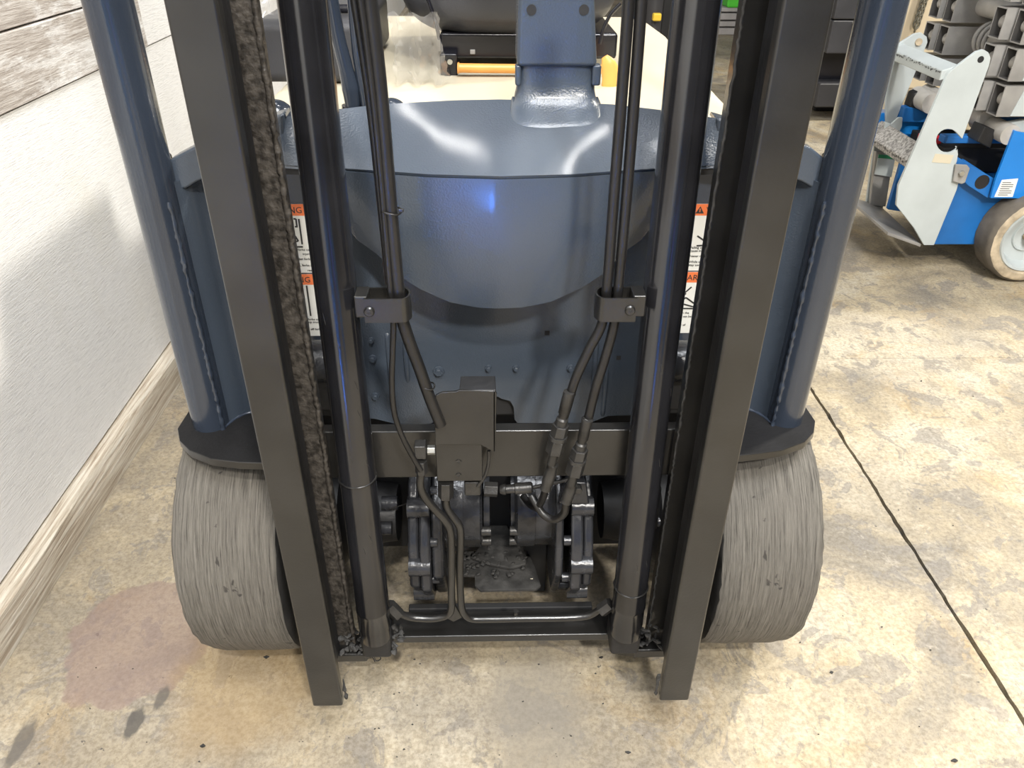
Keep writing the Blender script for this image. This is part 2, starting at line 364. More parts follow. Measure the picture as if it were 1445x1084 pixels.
def text(name, s, loc, size, m, p, rot=(R(90), 0, 0), ext=.0002, align='CENTER'):
    c = bpy.data.curves.new(name, 'FONT'); c.body = s; c.size = size; c.extrude = ext; c.align_x = align
    c.resolution_u = 2
    t = bpy.data.objects.new(name, c); COL.objects.link(t); t.rotation_euler = rot; t.location = loc
    bpy.context.view_layer.update()
    dg = bpy.context.evaluated_depsgraph_get(); me = bpy.data.meshes.new_from_object(t.evaluated_get(dg))
    mw = t.matrix_world.copy(); bpy.data.objects.remove(t)
    v = [mw @ q.co for q in me.vertices]; f = [tuple(q.vertices) for q in me.polygons]
    return obj(name, v, f, m, p)
def lerp(a, b, t): return a+(b-a)*t
def interp(tab, x):
    x = abs(x)
    for (x0, y0), (x1, y1) in zip(tab, tab[1:]):
        if x <= x1: return lerp(y0, y1, (x-x0)/(x1-x0))
    return tab[-1][1]

# ------------------------------------------------------------------ SETTING
JX = .872
fl = box('floor', (-2.5, -6, -.06), (8, 16, -.012), m_dirt, bevel=0); tag(fl, kind='structure')
def slab(x0, x1, y0, y1, jl, jr):
    n = 420; L_, R_ = [], []
    for i in range(n+1):
        y = lerp(y0, y1, i/n)
        wv = .0016*math.sin(y*9)+.0012*math.sin(y*23+1)+.001*math.sin(y*61); L_.append((x0+(max(0, wv)+random.uniform(-.0010, .0020) if jl else 0), y)); R_.append((x1+(min(0, wv)+random.uniform(-.0018, .0008) if jr else 0), y))
    vs = [(x, y, 0) for x, y in L_]+[(x, y, 0) for x, y in R_]+[(x, y, -.012) for x, y in L_]+[(x, y, -.012) for x, y in R_]
    k = n+1; fs = []
    for i in range(n):
        fs += [(i, k+i, k+i+1, i+1), (i, i+1, 2*k+i+1, 2*k+i), (k+i, 3*k+i, 3*k+i+1, k+i+1)]
    fs += [(0, 2*k, 3*k, k), (n, k+n, 3*k+n, 2*k+n)]
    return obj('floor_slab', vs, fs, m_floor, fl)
ORI[fl] = ORI[fl]
YJ = at(1210, 506, Z=0).y
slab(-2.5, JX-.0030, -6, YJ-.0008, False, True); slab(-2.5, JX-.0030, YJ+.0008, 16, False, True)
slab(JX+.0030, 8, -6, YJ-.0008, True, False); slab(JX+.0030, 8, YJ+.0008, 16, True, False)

WX = -.91
wl = box('wall_left', (WX-.16, -5, 0), (WX-.02, 9, 3.6), m_wall, bevel=0); tag(wl, kind='structure')
def zline(z0, z1): return z0, z1
def wpanel(name, y0, y1, z0, z1, m, x=WX, slope=0.0):
    pts = [(x, y0, z0), (x, y1, z0), (x, y1, z1), (x, y0, z1)]
    return prism(name, pts, (-.02, 0, 0), m, wl, bevel=.002)
wpanel('plywood_panel', -1.5, 3.6, .094, .808, m_wall, WX)
wpanel('plywood_panel', 3.603, 9, .094, 3.0, m_wall, WX)
wpanel('plank', -1.5, 2.2, .811, .935, m_wallbare, WX+.006)
wpanel('plank', 2.203, 3.6, .811, .935, m_wall, WX+.003)
wpanel('plank', -1.5, 2.2, .939, 1.12, m_wallbare, WX+.003)
wpanel('plank', 2.203, 3.6, .939, 1.12, m_wall, WX)
wpanel('plank', -1.5, 3.6, 1.124, 1.32, m_wall, WX+.002)
wpanel('plank', -1.5, 3.6, 1.323, 3.0, m_wall, WX)
# rough timber along the foot of the wall
vs = []; n = 90
for i in range(n+1):
    y = lerp(-1.5, 9, i/n)
    j = lambda s: random.uniform(-s, s)
    vs += [(WX-.02, y, 0), (WX+.032+j(.002), y, .0), (WX+.034+j(.002), y, .040+j(.003)), (WX+.030+j(.002), y, .080+j(.002)), (WX+.022+j(.001), y, .088+j(.001)), (WX-.02, y, .090)]
fs = [(6*i+k, 6*i+(k+1) % 6, 6*(i+1)+(k+1) % 6, 6*(i+1)+k) for i in range(n) for k in range(6)] + [(0, 1, 2, 3, 4, 5), tuple(6*n+q for q in (5, 4, 3, 2, 1, 0))]
bb = obj('baseboard_left', vs, fs, m_timber, smooth=30); tag(bb, kind='structure')
wb = box('wall_back', (-2.5, 15.5, 0), (8, 15.7, 3.6), m_beige, bevel=0); tag(wb, kind='structure')
m_darkwall = mat('dark_wall', (.010, .010, .012), .7)
wf = box('wall_front', (-2.5, -5.2, 0), (8, -5.0, 4.5), m_darkwall, bevel=0); tag(wf, kind='structure')

# ------------------------------------------------------------------ FORKLIFT
T = empty('forklift', (0, 1.045, 0), 'blue-grey forklift truck with black mast, facing the camera between wall and scissor lift', 'forklift')
AX = V((0, 1.045, .229))

# drive wheels
def wheel(s):
    seg = 96; prof = [(.332, .10), (.332, .17), (.333, .214), (.336, .225), (.343, .2285), (.38, .2292), (.42, .2295), (.458, .229), (.476, .2275), (.487, .223), (.494, .212), (.495, .16), (.485, .10)]
    vs, fs, mi = [], [], []
    for x, r_ in prof:
        for k in range(seg):
            a = 2*math.pi*k/seg; rr = r_+(random.uniform(-.0018, .0006) if .2 < r_ else 0)
            vs.append((s*(x+(random.uniform(-.001, .001) if r_ > .2 else 0)), AX.y+math.cos(a)*rr, AX.z+math.sin(a)*rr))
    for j in range(len(prof)-1):
        for k in range(seg):
            fs.append((j*seg+k, j*seg+(k+1) % seg, (j+1)*seg+(k+1) % seg, (j+1)*seg+k)); mi.append(1 if j < 3 or j > 10 else 0)
    t = obj('drive_tyre', vs, fs, m_tyre, T, smooth=50, mats=[m_tyreside], fmi=mi, origin=(s*.41, AX.y, AX.z))
    rod('wheel_rim', (s*.336, AX.y, AX.z), (s*.485, AX.y, AX.z), .15, m_blackflat, t, 48, prof=[(0, .10), (0, .155), (.05, .16), (.95, .16), (1, .15), (1, .09), (.8, .06)])
    rod('wheel_hub', (s*.18, AX.y, AX.z), (s*.335, AX.y, AX.z), .07, m_blackflat, t, 32, prof=[(0, .05), (.5, .06), (.6, .09), (1, .10)])
    return t
wheel(-1); wheel(1)

# fender base plates over the wheels
def fender_plate(s):
    px = [(253, 615), (256, 632), (270, 646), (300, 658), (340, 663), (375, 664)] if s < 0 else [(1148, 604), (1146, 620), (1133, 634), (1100, 646), (1070, 650), (1045, 653)]
    P = [at(*q, Z=.462) for q in px]
    out = [V((abs(q.x), q.y, 0)) for q in P]
    out = [V((s*q.x, q.y, .462)) for q in out] + [V((s*.30, out[-1].y, .462)), V((s*.30, 1.12, .462)), V((s*.45, 1.12, .462)), V((s*.484, 1.08, .462))]
    pl = prism('fender_plate', out, (0, 0, .014), m_plate, T, bevel=.002, mats=[m_black], fmi=[0, 0]+[1]*len(out))
    return pl
fender_plate(-1); fender_plate(1)

# vertical blue-grey guard posts and the curved plates welded to them
PR = .0275
for s in (-1, 1):
    cx, cy = s*.441, .978
    rod('guard_post', (cx, cy, .475), (cx, cy, 2.1), PR, m_tube, T, 48)
    # curved side plate from the post inwards (a quarter wrap), top follows the cowl
    rows = []
    prof = [(s*.4175, .966), (s*.413, .978), (s*.405, .992), (s*.392, 1.003), (s*.372, 1.008), (s*.345, 1.010), (s*.30, 1.012)]
    for z in (.475, .6, .72, .85): rows.append([V((x, y, z)) for x, y in prof])
    gp = grid('side_plate', rows, m_blue, T, solid=.004, smooth=60)
    P = [V((s*.4185+random.uniform(-.0006, .0006), .960+random.uniform(-.001, .001), .475+(.355)*i/70)) for i in range(71)]
    v, f = tubevf(P, [.0030*random.uniform(.7, 1.4) for _ in P], 8, .15); obj('weld_bead', v, f, m_tube, gp, smooth=60)
    Q = [V((x, y-.002, .4765)) for x, y in prof]; Q = catmull(Q, 5)
    v, f = tubevf(Q, [.0022*random.uniform(.8, 1.3) for _ in Q], 8, .1); obj('weld_bead', v, f, m_darkblue, gp, smooth=60)

# cowl -------------------------------------------------------------
seamY = [(0, .93), (.09, .938), (.137, .949), (.2, .962), (.275, .975)]
topY = [(0, 1.068), (.06, 1.066), (.15, 1.050), (.21, 1.026), (.275, .990)]
topZ = [(0, .932), (.15, .930), (.275, .927)]
def us(n, a=-.275, b=.275): return [lerp(a, b, i/n) for i in range(n+1)]
rows = []
nv = 10
for j in range(nv+1):
    t = j/nv; r_ = []
    for x in us(44):
        y0, y1 = interp(seamY, x), interp(topY, x)
        bul = math.sin(t*math.pi)*.0015
        r_.append(V((x, lerp(y0, y1, t), lerp(.873, interp(topZ, x), t)+bul)))
    rows.append(r_)
cowl = grid('cowl_top', rows, m_blue, T, solid=-.004, smooth=60)
# skirt under the seam: bulging centre with two side facets
lipZ = [(0, .684), (.03, .685), (.07, .693), (.11, .712), (.137, .730), (.165, .754), (.192, .768)]
def skirt_edge(x):
    ax = abs(x)
    if ax <= .192: return interp(lipZ, x)
    return lerp(.768, .862, (ax-.192)/(.275-.192))
def skirtY(x, t):
    ax = abs(x); y0 = interp(seamY, x)
    if ax <= .137: y1 = .948+.45*ax*ax
    else: y1 = .948+.45*.137**2+(ax-.137)*.55
    return lerp(y0, y1, t)-math.sin(t*math.pi)*.010*(1-min(1, ax/.25))
rows = []; xs = sorted(set([round(x, 4) for x in us(40)]+[-.137, .137, -.192, .192]))
for j in range(15):
    t = j/14; rows.append([V((x, skirtY(x, t), lerp(.869, skirt_edge(x), t))) for x in xs])
sk = grid('cowl_skirt', rows, m_blue, T, solid=-.004, smooth=13)
# dark void strip behind the seam
grid('seam_gasket', [[V((x, interp(seamY, x)+.004, z)) for x in us(30)] for z in (.860, .8725)], m_dark, T, solid=-.003)
# side wings of the cowl
for s in (-1, 1):
    F = [(238, 226), (274, 207), (300, 196), (330, 184), (362, 172), (400, 160), (402, 236), (300, 250), (279.5, 257), (262, 267), (254, 268), (249, 263), (243.5, 252)] if s < 0 else \
        [(1166, 226), (1146, 209), (1110, 196), (1080, 187), (1045, 175), (1012, 166), (1010, 236), (1110, 250), (1130, 257), (1146, 266), (1153, 268), (1158, 263), (1163, 250)]
    P = [at(*q, Y=.985) for q in F]
    fr = prism('cowl_wing', P, (0, .02, 0), m_blue, T, bevel=.004)
    Tp = [P[0], P[1], P[2], P[3], P[4], P[5]]
    vs = [q+V((0, .008, -.002)) for q in Tp]+[q+V((s*.006, .055, -.006)) for q in Tp]
    k = len(Tp); obj('wing_top', vs, [(i, i+1, k+i+1, k+i) for i in range(k-1)], m_blue, fr, smooth=40, solid=-.004)
    a = at(231, 237, Y=1.03) if s < 0 else at(1171, 236, Y=1.03)
    box('rubber_grommet', (a.x-.008, 1.02, a.z-.016), (a.x+.008, 1.05, a.z+.016), m_gloss, fr, bevel=.005, seg=3)

# centre front plate (blue-grey) with cut-outs along the lower edge
PY = 1.03
low = [(470, 590), (528, 591), (545, 595), (565, 600), (608, 598), (620, 590), (640, 560), (703, 560), (708, 563), (720, 566), (725, 575), (726, 592), (730, 597), (832, 597), (845, 592), (858, 587), (900, 586)]
P = [at(*q, Y=PY) for q in low]
P = [V((-.262, PY, P[0].z))]+P+[V((.262, PY, P[-1].z)), V((.262, PY, .88)), V((-.262, PY, .88))]
fp = prism('front_plate', P, (0, .006, 0), m_blue, T, bevel=.001)
for s in (-1, 1):
    box('side_flange', (min(s*.262, s*.34), PY-.0, .565), (max(s*.262, s*.34), PY+.006, .85), m_darkblue, T, bevel=.001)
for x0, y0, y1 in ((546, 470, 592), (571, 478, 540), (842, 480, 594), (856, 520, 588)):     # pressed folds each side
    a, b = at(x0, y0, Y=PY), at(x0, y1, Y=PY)
    tube('pressed_fold', [a+V((0, .004, 0)), V((a.x, PY, a.z-.02)), V((a.x, PY, b.z+.02)), V((a.x, PY+.004, b.z))], .0042, m_blue, fp, seg=16)
# bolts
def bolt(px, py, r, parent=fp, y=PY, m=m_blue, washer=True, name='bolt'):
    c = at(px, py, Y=y)
    if washer: 
        wsh = rod(name, c+V((0, .002, 0)), c+V((0, -.0025, 0)), r, m, parent, 24, prof=[(0, r), (.6, r), (1, r*.9)])
        rod('bolt_head', c, c+V((0, -.007, 0)), r*.68, m, wsh, 6)
    else:
        rod(name, c+V((0, .003, 0)), c+V((0, -.006, 0)), r, m, parent, 6)
for q in [(619, 524, .0092, True), (526, 506, .0068, True), (530, 559, .0068, True), (689, 519, .0055, True), (728, 519, .0055, True), (805, 519, .0062, True), (524, 480, .005, True)]:
    bolt(q[0], q[1], q[2], washer=q[3])
for px, py, sz in ((772, 470, .0038), (873, 505, .0034)):
    c = at(px, py, Y=PY); box('square_hole', (c.x-sz, PY-.0006, c.z-sz), (c.x+sz, PY+.002, c.z+sz), m_dark, fp, bevel=0)

# warning labels ---------------------------------------------------
def label(s, k):
    Y = PY-.0012
    if s < 0: tr, br = [((429, 288), (442, 385)), ((443, 387), (457, 474))][k]; 
    else: tr, br = [((977, 288), (970, 382)), ((969, 384), (958, 470))][k]
    a, b = at(*tr, Y=Y), at(*br, Y=Y)
    if s < 0: x0, x1 = -.315, -.222; hx = at(426.5, 297, Y=Y).x if k == 0 else at(438.5, 396, Y=Y).x
    else: x0 = at(976, 290, Y=Y).x if k == 0 else at(944, 390, Y=Y).x; x1 = x0+.09; hx = at(996.5, 296, Y=Y).x if k == 0 else at(957, 392, Y=Y).x
    z1, z0 = a.z, b.z
    base = box('warning_label', (x0, Y, z0), (x1, Y+.001, z1), m_white, T, bevel=0)
    base['label'] = 'white warning label with orange heading'
    hh = .0165
    box('label_heading', (x0, Y-.0003, z1-hh), (x1, Y, z1), m_lorange, base, bevel=0)
    text('heading_text', 'WARNING', (hx, Y-.0005, z1-hh+.0038), .0125, m_print, base, align='RIGHT' if s < 0 else 'LEFT')
    zt = z1-hh+.003
    tx = x0+.0125 if s > 0 else hx-.064
    if not (s > 0 and k == 1):
        prism('warning_triangle', [(tx-.006, Y-.0004, zt), (tx+.006, Y-.0004, zt), (tx, Y-.0004, zt+.0105)], (0, .0002, 0), m_print, base, bevel=0)
        prism('triangle_mark', [(tx-.0006, Y-.0006, zt+.002), (tx+.0006, Y-.0006, zt+.002), (tx+.0008, Y-.0006, zt+.007), (tx-.0008, Y-.0006, zt+.007)], (0, .0001, 0), m_lorange, base, bevel=0)
    def stroke(x, z, x2, z2, wd_=.0024):
        a_, b_ = at(x, z, Y=Y-.0004), at(x2, z2, Y=Y-.0004); d = (b_-a_).normalized(); n_ = V((-d.z, 0, d.x))*wd_/2
        return [a_-n_, b_-n_, b_+n_, a_+n_]
    if s < 0 and k == 0: st = [(421.5, 309, 426.5, 345), (419, 348.5, 427.5, 348.5), (414, 309, 417.5, 309), (417.5, 309, 419, 320), (416, 320, 420, 320), (414, 330, 421, 340), (421, 340, 415, 342)]
    elif s < 0: st = [(432.5, 403, 438.5, 446), (425, 447, 432, 447)]
    elif k == 0: st = [(984, 333, 997, 342), (983, 347, 999, 346)]
    else: st = [(962, 417, 976, 405), (962, 420, 968, 414), (961, 425, 968, 420), (968, 420, 979, 428), (960, 428, 978, 433), (958, 435.5, 980, 435.5)]
    vv, ff = [], []
    for q in st:
        n0 = len(vv); vv += stroke(*q); ff.append((n0, n0+1, n0+2, n0+3))
    obj('pictogram', vv, ff, m_print, base)
    if s < 0: T_ = [(354, 'Falling forks can'), (360, 'injure.'), (367, 'Never stand under forks.'), (376, 'Keep clear, forks at'), (383, 'rest.')] if k == 0 else [(452, 'Never ride on forks can'), (456, 'tip truck.'), (466, 'Stay off forks')]
    else: T_ = [(351, 'Falling or'), (355.5, 'cause injury.'), (363, 'Never ride'), (371, 'While standing'), (375.5, 'stay away.')] if k == 0 else [(443, 'Standing on the'), (448, 'forks. You can be'), (453, 'killed.'), (460, 'Stand clear of'), (465, 'all forks.')]
    for i, (py, r_) in enumerate(T_):
        t_ = (py-288)/190
        if s < 0: q = at(430+26*t_, py, Y=Y-.0004)
        else: q = at((974 if k == 0 else 952)-(py-351)*.1, py, Y=Y-.0004)
        text('label_text', r_, q, .0050, m_print, base, align='RIGHT' if s < 0 else 'LEFT')
for s in (-1, 1):
    for k in (0, 1): label(s, k)

# chassis behind
box('chassis', (-.30, 1.14, .15), (.30, 2.3, .80), m_dark, T, bevel=.01)
box('axle_cover', (-.33, 1.04, .44), (.33, 1.14, .56), m_dark, T, bevel=.005)
for s in (-1, 1):   # round mounts seen under the labels
    a = at(452 if s < 0 else 955, 515, Y=.98)
    rod('mast_mount', (a.x-.02, .99, a.z), (a.x+.02, .99, a.z), .032, m_cast, T, 28)
    box('mount_bracket', (a.x-.03, .99, a.z-.09), (a.x+.03, 1.04, a.z-.03), m_blackflat, T, bevel=.004)

# mast -------------------------------------------------------------
ZB = .080
for s in (-1, 1):
    X0, X1 = .2505, .2975
    def sx(a, b): return (min(s*a, s*b), max(s*a, s*b))
    a, b = sx(X0, X1)
    rail = box('mast_rail', (a, .760, ZB), (b, .778, 2.2), m_black, T, bevel=.0035, seg=3)
    # channel web and rear flange
    w0, w1 = sx(.280, .292); box('rail_web', (w0, .778, ZB+.012), (w1, .862, 2.2), m_blackflat, rail, bevel=0)
    g0, g1 = sx(.2455, .292)
    box('rear_flange', (g0, .862, ZB+.012), (g1, .884, 2.2), m_grease if s < 0 else m_black, rail, bevel=.002)
    # strip blackened to paint in the shadowed gap behind the front flange
    i0, i1 = sx(.266, .279); box('gap_shade_strip', (i0, .79, ZB+.03), (i1, .85, 2.2), m_blackflat, rail, bevel=.002)
    P = [V((s*(.2455+random.uniform(-.0010, .0010)), .861+random.uniform(-.0008, .0008), ZB+.02+i*.0045)) for i in range(240)]
    v, f = tubevf(P, [(.0036 if s < 0 else .0018)*random.uniform(.8, 1.2) for _ in P], 9, .15)
    gr = obj('grease_ridge', v, f, m_grease if s < 0 else m_dirt, rail, smooth=70)
    if s < 0: gr['label'] = 'ridge of brown caked grease'
    # lumps of dirt at the foot
    for k in range(130 if s < 0 else 50):
        c = V((s*random.uniform(.165 if s < 0 else .2, .264), random.uniform(.835, .885), .110+abs(random.gauss(0, .008 if k % 2 else .016))))
        d = V((random.uniform(-.006, .006), random.uniform(-.005, .005), random.uniform(-.003, .005)))
        P = [c-d, c, c+d]; v, f = tubevf(P, [.0015, random.uniform(.002, .0055 if s < 0 else .004), .0015], 7, .45)
        o = obj('dirt_lump', v, f, m_dirt, rail, smooth=0)
    # foot pad
    p0, p1 = sx(.222, .284); box('foot_pad', (p0, .842, .080), (p1, .885, .100), m_black, T, bevel=.004, seg=3)
    # tiny dirt at rail end
    P = [V((s*(.246), .770, ZB+.005+i*.008)) for i in range(7)]
    v, f = tubevf(P, [.0018*random.uniform(.5, 1.8) for _ in P], 6, .4); obj('rail_dirt', v, f, m_dirt, rail)

# mast cross members
cb = box('upper_crossmember', (-.262, .888, .437), (.262, .908, .521), m_black, T, bevel=.0025)
lc = box('lower_crossmember', (-.240, .870, .092), (.240, .925, .108), m_black, T, bevel=.0025)
box('rear_strip', (-.16, .925, .096), (.16, .938, .113), m_dark, T, bevel=.002)

# lift cylinders
for s in (-1, 1):
    cx, r_ = s*.2030, .0258
    def cyz(z): return .843+.042*(z-.145)/.93
    L_ = 2.2-.145
    c = rod('lift_cylinder', (cx, cyz(.145), .145), (cx, cyz(2.2), 2.2), r_, m_cyl, T, 56, prof=[(0, r_*.95), (.012, r_*.95), (.0126, r_*1.0), (.03, r_*1.0), (.031, r_*1.03), (.033, r_*1.03), (.034, r_), (1, r_)])
    box('cylinder_foot', (cx-.024, .83, .104), (cx+.024, .885, .150), m_blackflat, c, bevel=.006)
    zr = at(515, 690, Y=.83).z if s < 0 else at(880, 838, Y=.83).z
    ring = [V((cx+math.cos(a)*(r_+.0004), cyz(zr)+math.sin(a)*(r_+.0004), zr)) for a in [2*math.pi*k/40 for k in range(41)]]
    v, f = tubevf(ring, [.0012*random.uniform(.8, 1.4) for _ in ring], 6, .1); obj('weld_ring', v, f, m_black, c, smooth=60)
    for k in range(8):   # chipped scratches
        z = random.uniform(.3, .8); a0 = -math.pi/2+random.uniform(-.9, .9)
        P = [V((cx+math.cos(a0+j*.05)*(r_), cyz(z)+math.sin(a0+j*.05)*(r_), z-j*.006*random.uniform(.6, 1.3))) for j in range(5)]
        v, f = tubevf(P, [.0002, .0006, .0008, .0005, .0002], 5); obj('paint_chip', v, f, m_steel, c)

# hose clamps
def strap(name, path, z0, z1, th, m, p):
    P = [V((x, y, 0)) for x, y in path]; n = len(P); vs = []
    for i in range(n):
        t = (P[min(i+1, n-1)]-P[max(i-1, 0)]).normalized(); nn = V((-t.y, t.x, 0))
        for q, z in ((P[i], z0), (P[i]+nn*th, z0), (P[i]+nn*th, z1), (P[i], z1)): vs.append((q.x, q.y, z))
    fs = [(4*i+k, 4*i+(k+1) % 4, 4*(i+1)+(k+1) % 4, 4*(i+1)+k) for i in range(n-1) for k in range(4)]+[(0, 1, 2, 3), tuple(4*(n-1)+k for k in (3, 2, 1, 0))]
    return obj(name, vs, fs, m, p, smooth=40)
for s in (-1, 1):
    if s < 0: hx0 = at(514, 440, Y=.83).x; hx1 = at(579, 440, Y=.83).x; zt = at(560, 422, Y=.83).z; zb = at(560, 455, Y=.83).z
    else: hx0 = at(898, 436, Y=.83).x; hx1 = at(841, 436, Y=.83).x; zt = at(860, 421, Y=.83).z; zb = at(860, 454, Y=.83).z
    rr = .011; cx_ = hx1+s*rr
    path = [(hx0, .829)]+[(cx_-s*math.sin(a)*rr, .829+rr*1.5-math.cos(a)*rr*1.5) for a in [math.pi*k/12 for k in range(13)]]+[(hx0, .829+rr*3)]
    cl = strap('hose_clamp', path, zb, zt, .0022*(1 if s > 0 else -1)*-1, m_black, T)
    box('clamp_saddle', (min(hx0-s*.004, hx0+s*.012), .834, zb+.004), (max(hx0-s*.004, hx0+s*.012), .864, zt+.001), m_black, cl, bevel=.002)
    c = at(521 if s < 0 else 889, 440 if s < 0 else 438, Y=.8285)
    b_ = rod('clamp_bolt', c+V((0, .002, 0)), c+V((0, -.003, 0)), .0062, m_black, cl, 20, prof=[(0, .0065), (.6, .0065), (1, .005)])
    rod('bolt_socket', c, c+V((0, -.0034, 0)), .0022, m_dark, b_, 6)

# hoses -----------------------------------------------------------
def hp(name, px, Y, r, m=m_hose, seg=16, parent=T, **k):
    P = []
    for i, q in enumerate(px):
        y = Y if not isinstance(Y, (list, tuple)) else lerp(Y[0], Y[1], i/(len(px)-1))
        if len(q) == 3: y = q[2]
        P.append(at(q[0], q[1], Y=y))
    return tube(name, P, r, m, parent, seg=seg, **k)
top_l = at(510, -200, Y=.85)
hp('lift_hose', [(500, -150), (522, 0), (539, 150), (551, 290), (561, 400), (565, 440), (577, 480), (592, 520), (606, 560), (622, 600)], .846, .0078)
hp('signal_cable', [(482, -150), (509, 0), (528, 150), (541, 290), (550, 400), (555, 450), (554, 500), (553, 540), (556, 580), (566, 612), (580, 640), (594, 664)], .842, .0038)
hp('cable_cover', [(478, -150), (501, 0), (523, 150), (538, 290), (549, 400)], .855, .005)
hp('lift_hose', [(893, -150), (887, 0), (877, 140), (866, 280), (857, 400), (850, 455), (832, 492), (812, 535), (800, 575), (790, 605)], .846, .0063)
hp('lift_hose', [(913, -150), (905, 0), (895, 140), (884, 280), (873, 400), (867, 455), (854, 505), (840, 550), (829, 595), (820, 625)], .848, .0063)
# crimped sleeves on the two hoses
def fitting(px, Y, name='hose_fitting', radii=None):
    P = [at(*q, Y=Y) for q in px]; d = P[-1]-P[0]
    base = rod(name, P[0], P[-1], .007, m_steel, T, 20, prof=radii or [(0, .0074), (.28, .0076), (.30, .0062), (.34, .0062), (.36, .0082), (.44, .0082), (.45, .0066), (1, .0066)])
    def at_t(t): return P[0]+d*t
    rod('hex_nut', at_t(.44), at_t(.58), .0118, m_steel, base, 6)
    rod('hex_nut', at_t(.64), at_t(.82), .0128, m_steel, base, 6)
    rod('collar', at_t(.585), at_t(.635), .0125, m_steel, base, 20)
    return base
fitting([(803, 553), (778, 655)], .842)
fitting([(829, 592), (806, 684)], .842)
# lower crimps and U-bend
for a_, b_ in (((781, 652), (770, 690)), ((808, 680), (799, 708))):
    P0, P1 = at(*a_, Y=.85), at(*b_, Y=.85)
    cr = rod('crimp_sleeve', P0, P1, .0078, m_steel, T, 18, prof=[(0, .006), (.08, .0085), (.2, .0078), (.3, .0086), (.75, .0086), (.85, .0078), (1, .0086)])
hp('bypass_hose', [(770, 690, .85), (766, 703, .87), (758, 716, .9), (748, 712, .93), (738, 700, .95)], .87, .0056)
hp('bypass_hose', [(799, 708, .85), (796, 724, .86), (783, 733, .87), (768, 727, .88), (757, 712, .89), (750, 700, .90)], .87, .0060)
P0, P1 = at(705, 691, Y=.90), at(752, 688, Y=.90)
hf = rod('tank_hose_fitting', P0, P1, .008, m_steel, T, 20, prof=[(0, .006), (.1, .0085), (.18, .0085), (.2, .007), (.45, .007), (.47, .0088), (.95, .0088), (1, .006)])
rod('hex_nut', at(683, 690, Y=.90), at(702, 691, Y=.90), .0115, m_steel, hf, 6)
hp('return_pipe', [(752, 688, .90), (775, 683, .90), (800, 677, .90), (812, 672, .90)], .9, .0030, m_steel)
hp('thin_wire', [(545, 720), (570, 712), (588, 703)], .95, .0008)
# cable ties
for px, py, rr in ((553, 298, .0115), (605, 545, .0085), (805, 556, .007), (830, 590, .007)):
    c = at(px-1, py, Y=.846)
    ring = [c+V((math.cos(a)*rr, math.sin(a)*rr*.9, .0015*math.sin(a*2))) for a in [2*math.pi*k/28 for k in range(29)]]
    v, f = tubevf(ring, [.0011]*29, 6); o = obj('cable_tie', v, f, m_black, T, smooth=60)
    if px == 553: 
        q = at(566, 297, Y=.843); box('tie_head', (q.x-.003, q.y-.002, q.z-.002), (q.x+.003, q.y+.002, q.z+.002), m_black, o, bevel=.0008)

# valve block with cover plate
VY = .846
cov = [(613, 566), (615, 558), (624, 554), (643, 553), (648, 551), (699, 552), (701, 556), (699, 639), (680, 629), (679, 628), (614, 628)]
cover = prism('valve_cover', [at(*q, Y=VY) for q in cov], (0, .004, 0), m_black, T, bevel=.0012)
a, b = at(648, 551, Y=VY), at(700, 551, Y=VY)
topz = a.z
q = at(648, 533, Z=topz+.002)
prism('cover_cap', [V((a.x, VY+.001, topz-.004)), V((b.x, VY+.001, topz-.004)), V((b.x-.001, q.y, topz+.001)), V((a.x+.001, q.y, topz+.001))], (0, 0, .0035), m_blackflat, cover, bevel=.001)
a2 = at(699, 552, Y=VY); b2 = at(698, 638, Y=VY)
prism('cover_side', [V((a2.x-.003, VY, a2.z)), V((a2.x-.003, VY+.03, a2.z)), V((b2.x-.002, VY+.03, b2.z+.006)), V((b2.x-.002, VY, b2.z))], (.003, 0, 0), m_black, cover, bevel=.0008)
a, b = at(614, 628, Y=VY+.002), at(681, 679, Y=VY+.002)
vb = box('valve_block', (a.x, VY+.002, b.z), (b.x, VY+.04, a.z+.01), m_black, T, bevel=.0015)
for py in (652, 671):
    c = at(647, py, Y=VY+.002); sc_ = rod('socket_screw', c+V((0, .002, 0)), c+V((0, -.0014, 0)), .0042, m_black, vb, 20)
    rod('screw_socket', c, c+V((0, -.0018, 0)), .0022, m_dark, sc_, 6)
hp('braided_cable', [(690, 636), (689, 655), (684, 672), (674, 687)], VY+.012, .0024, m_steel)
# lower tee block and ports
c = at(667, 690, Y=.865); box('port_block', (c.x-.012, .86, c.z-.010), (c.x+.012, .885, c.z+.016), m_steel, T, bevel=.003)
c0, c1 = at(629, 679, Y=.862), at(629, 701, Y=.862); rod('pipe_nut', c0, c1, .0115, m_steel, T, 6)
# left elbow fitting
c = at(593, 639, Y=.845); el = box('elbow_fitting', (c.x-.008, .842, c.z-.010), (c.x+.008, .86, c.z+.012), m_steel, T, bevel=.002)
cc = at(609, 637, Y=.85); rod('fitting_stub', (cc.x-.006, .853, cc.z), (cc.x+.005, .853, cc.z), .007, m_chrome, el, 6)
c0, c1 = at(594, 650, Y=.85), at(595, 667, Y=.85); rod('pipe_nut', c0, c1, .0088, m_steel, el, 6)
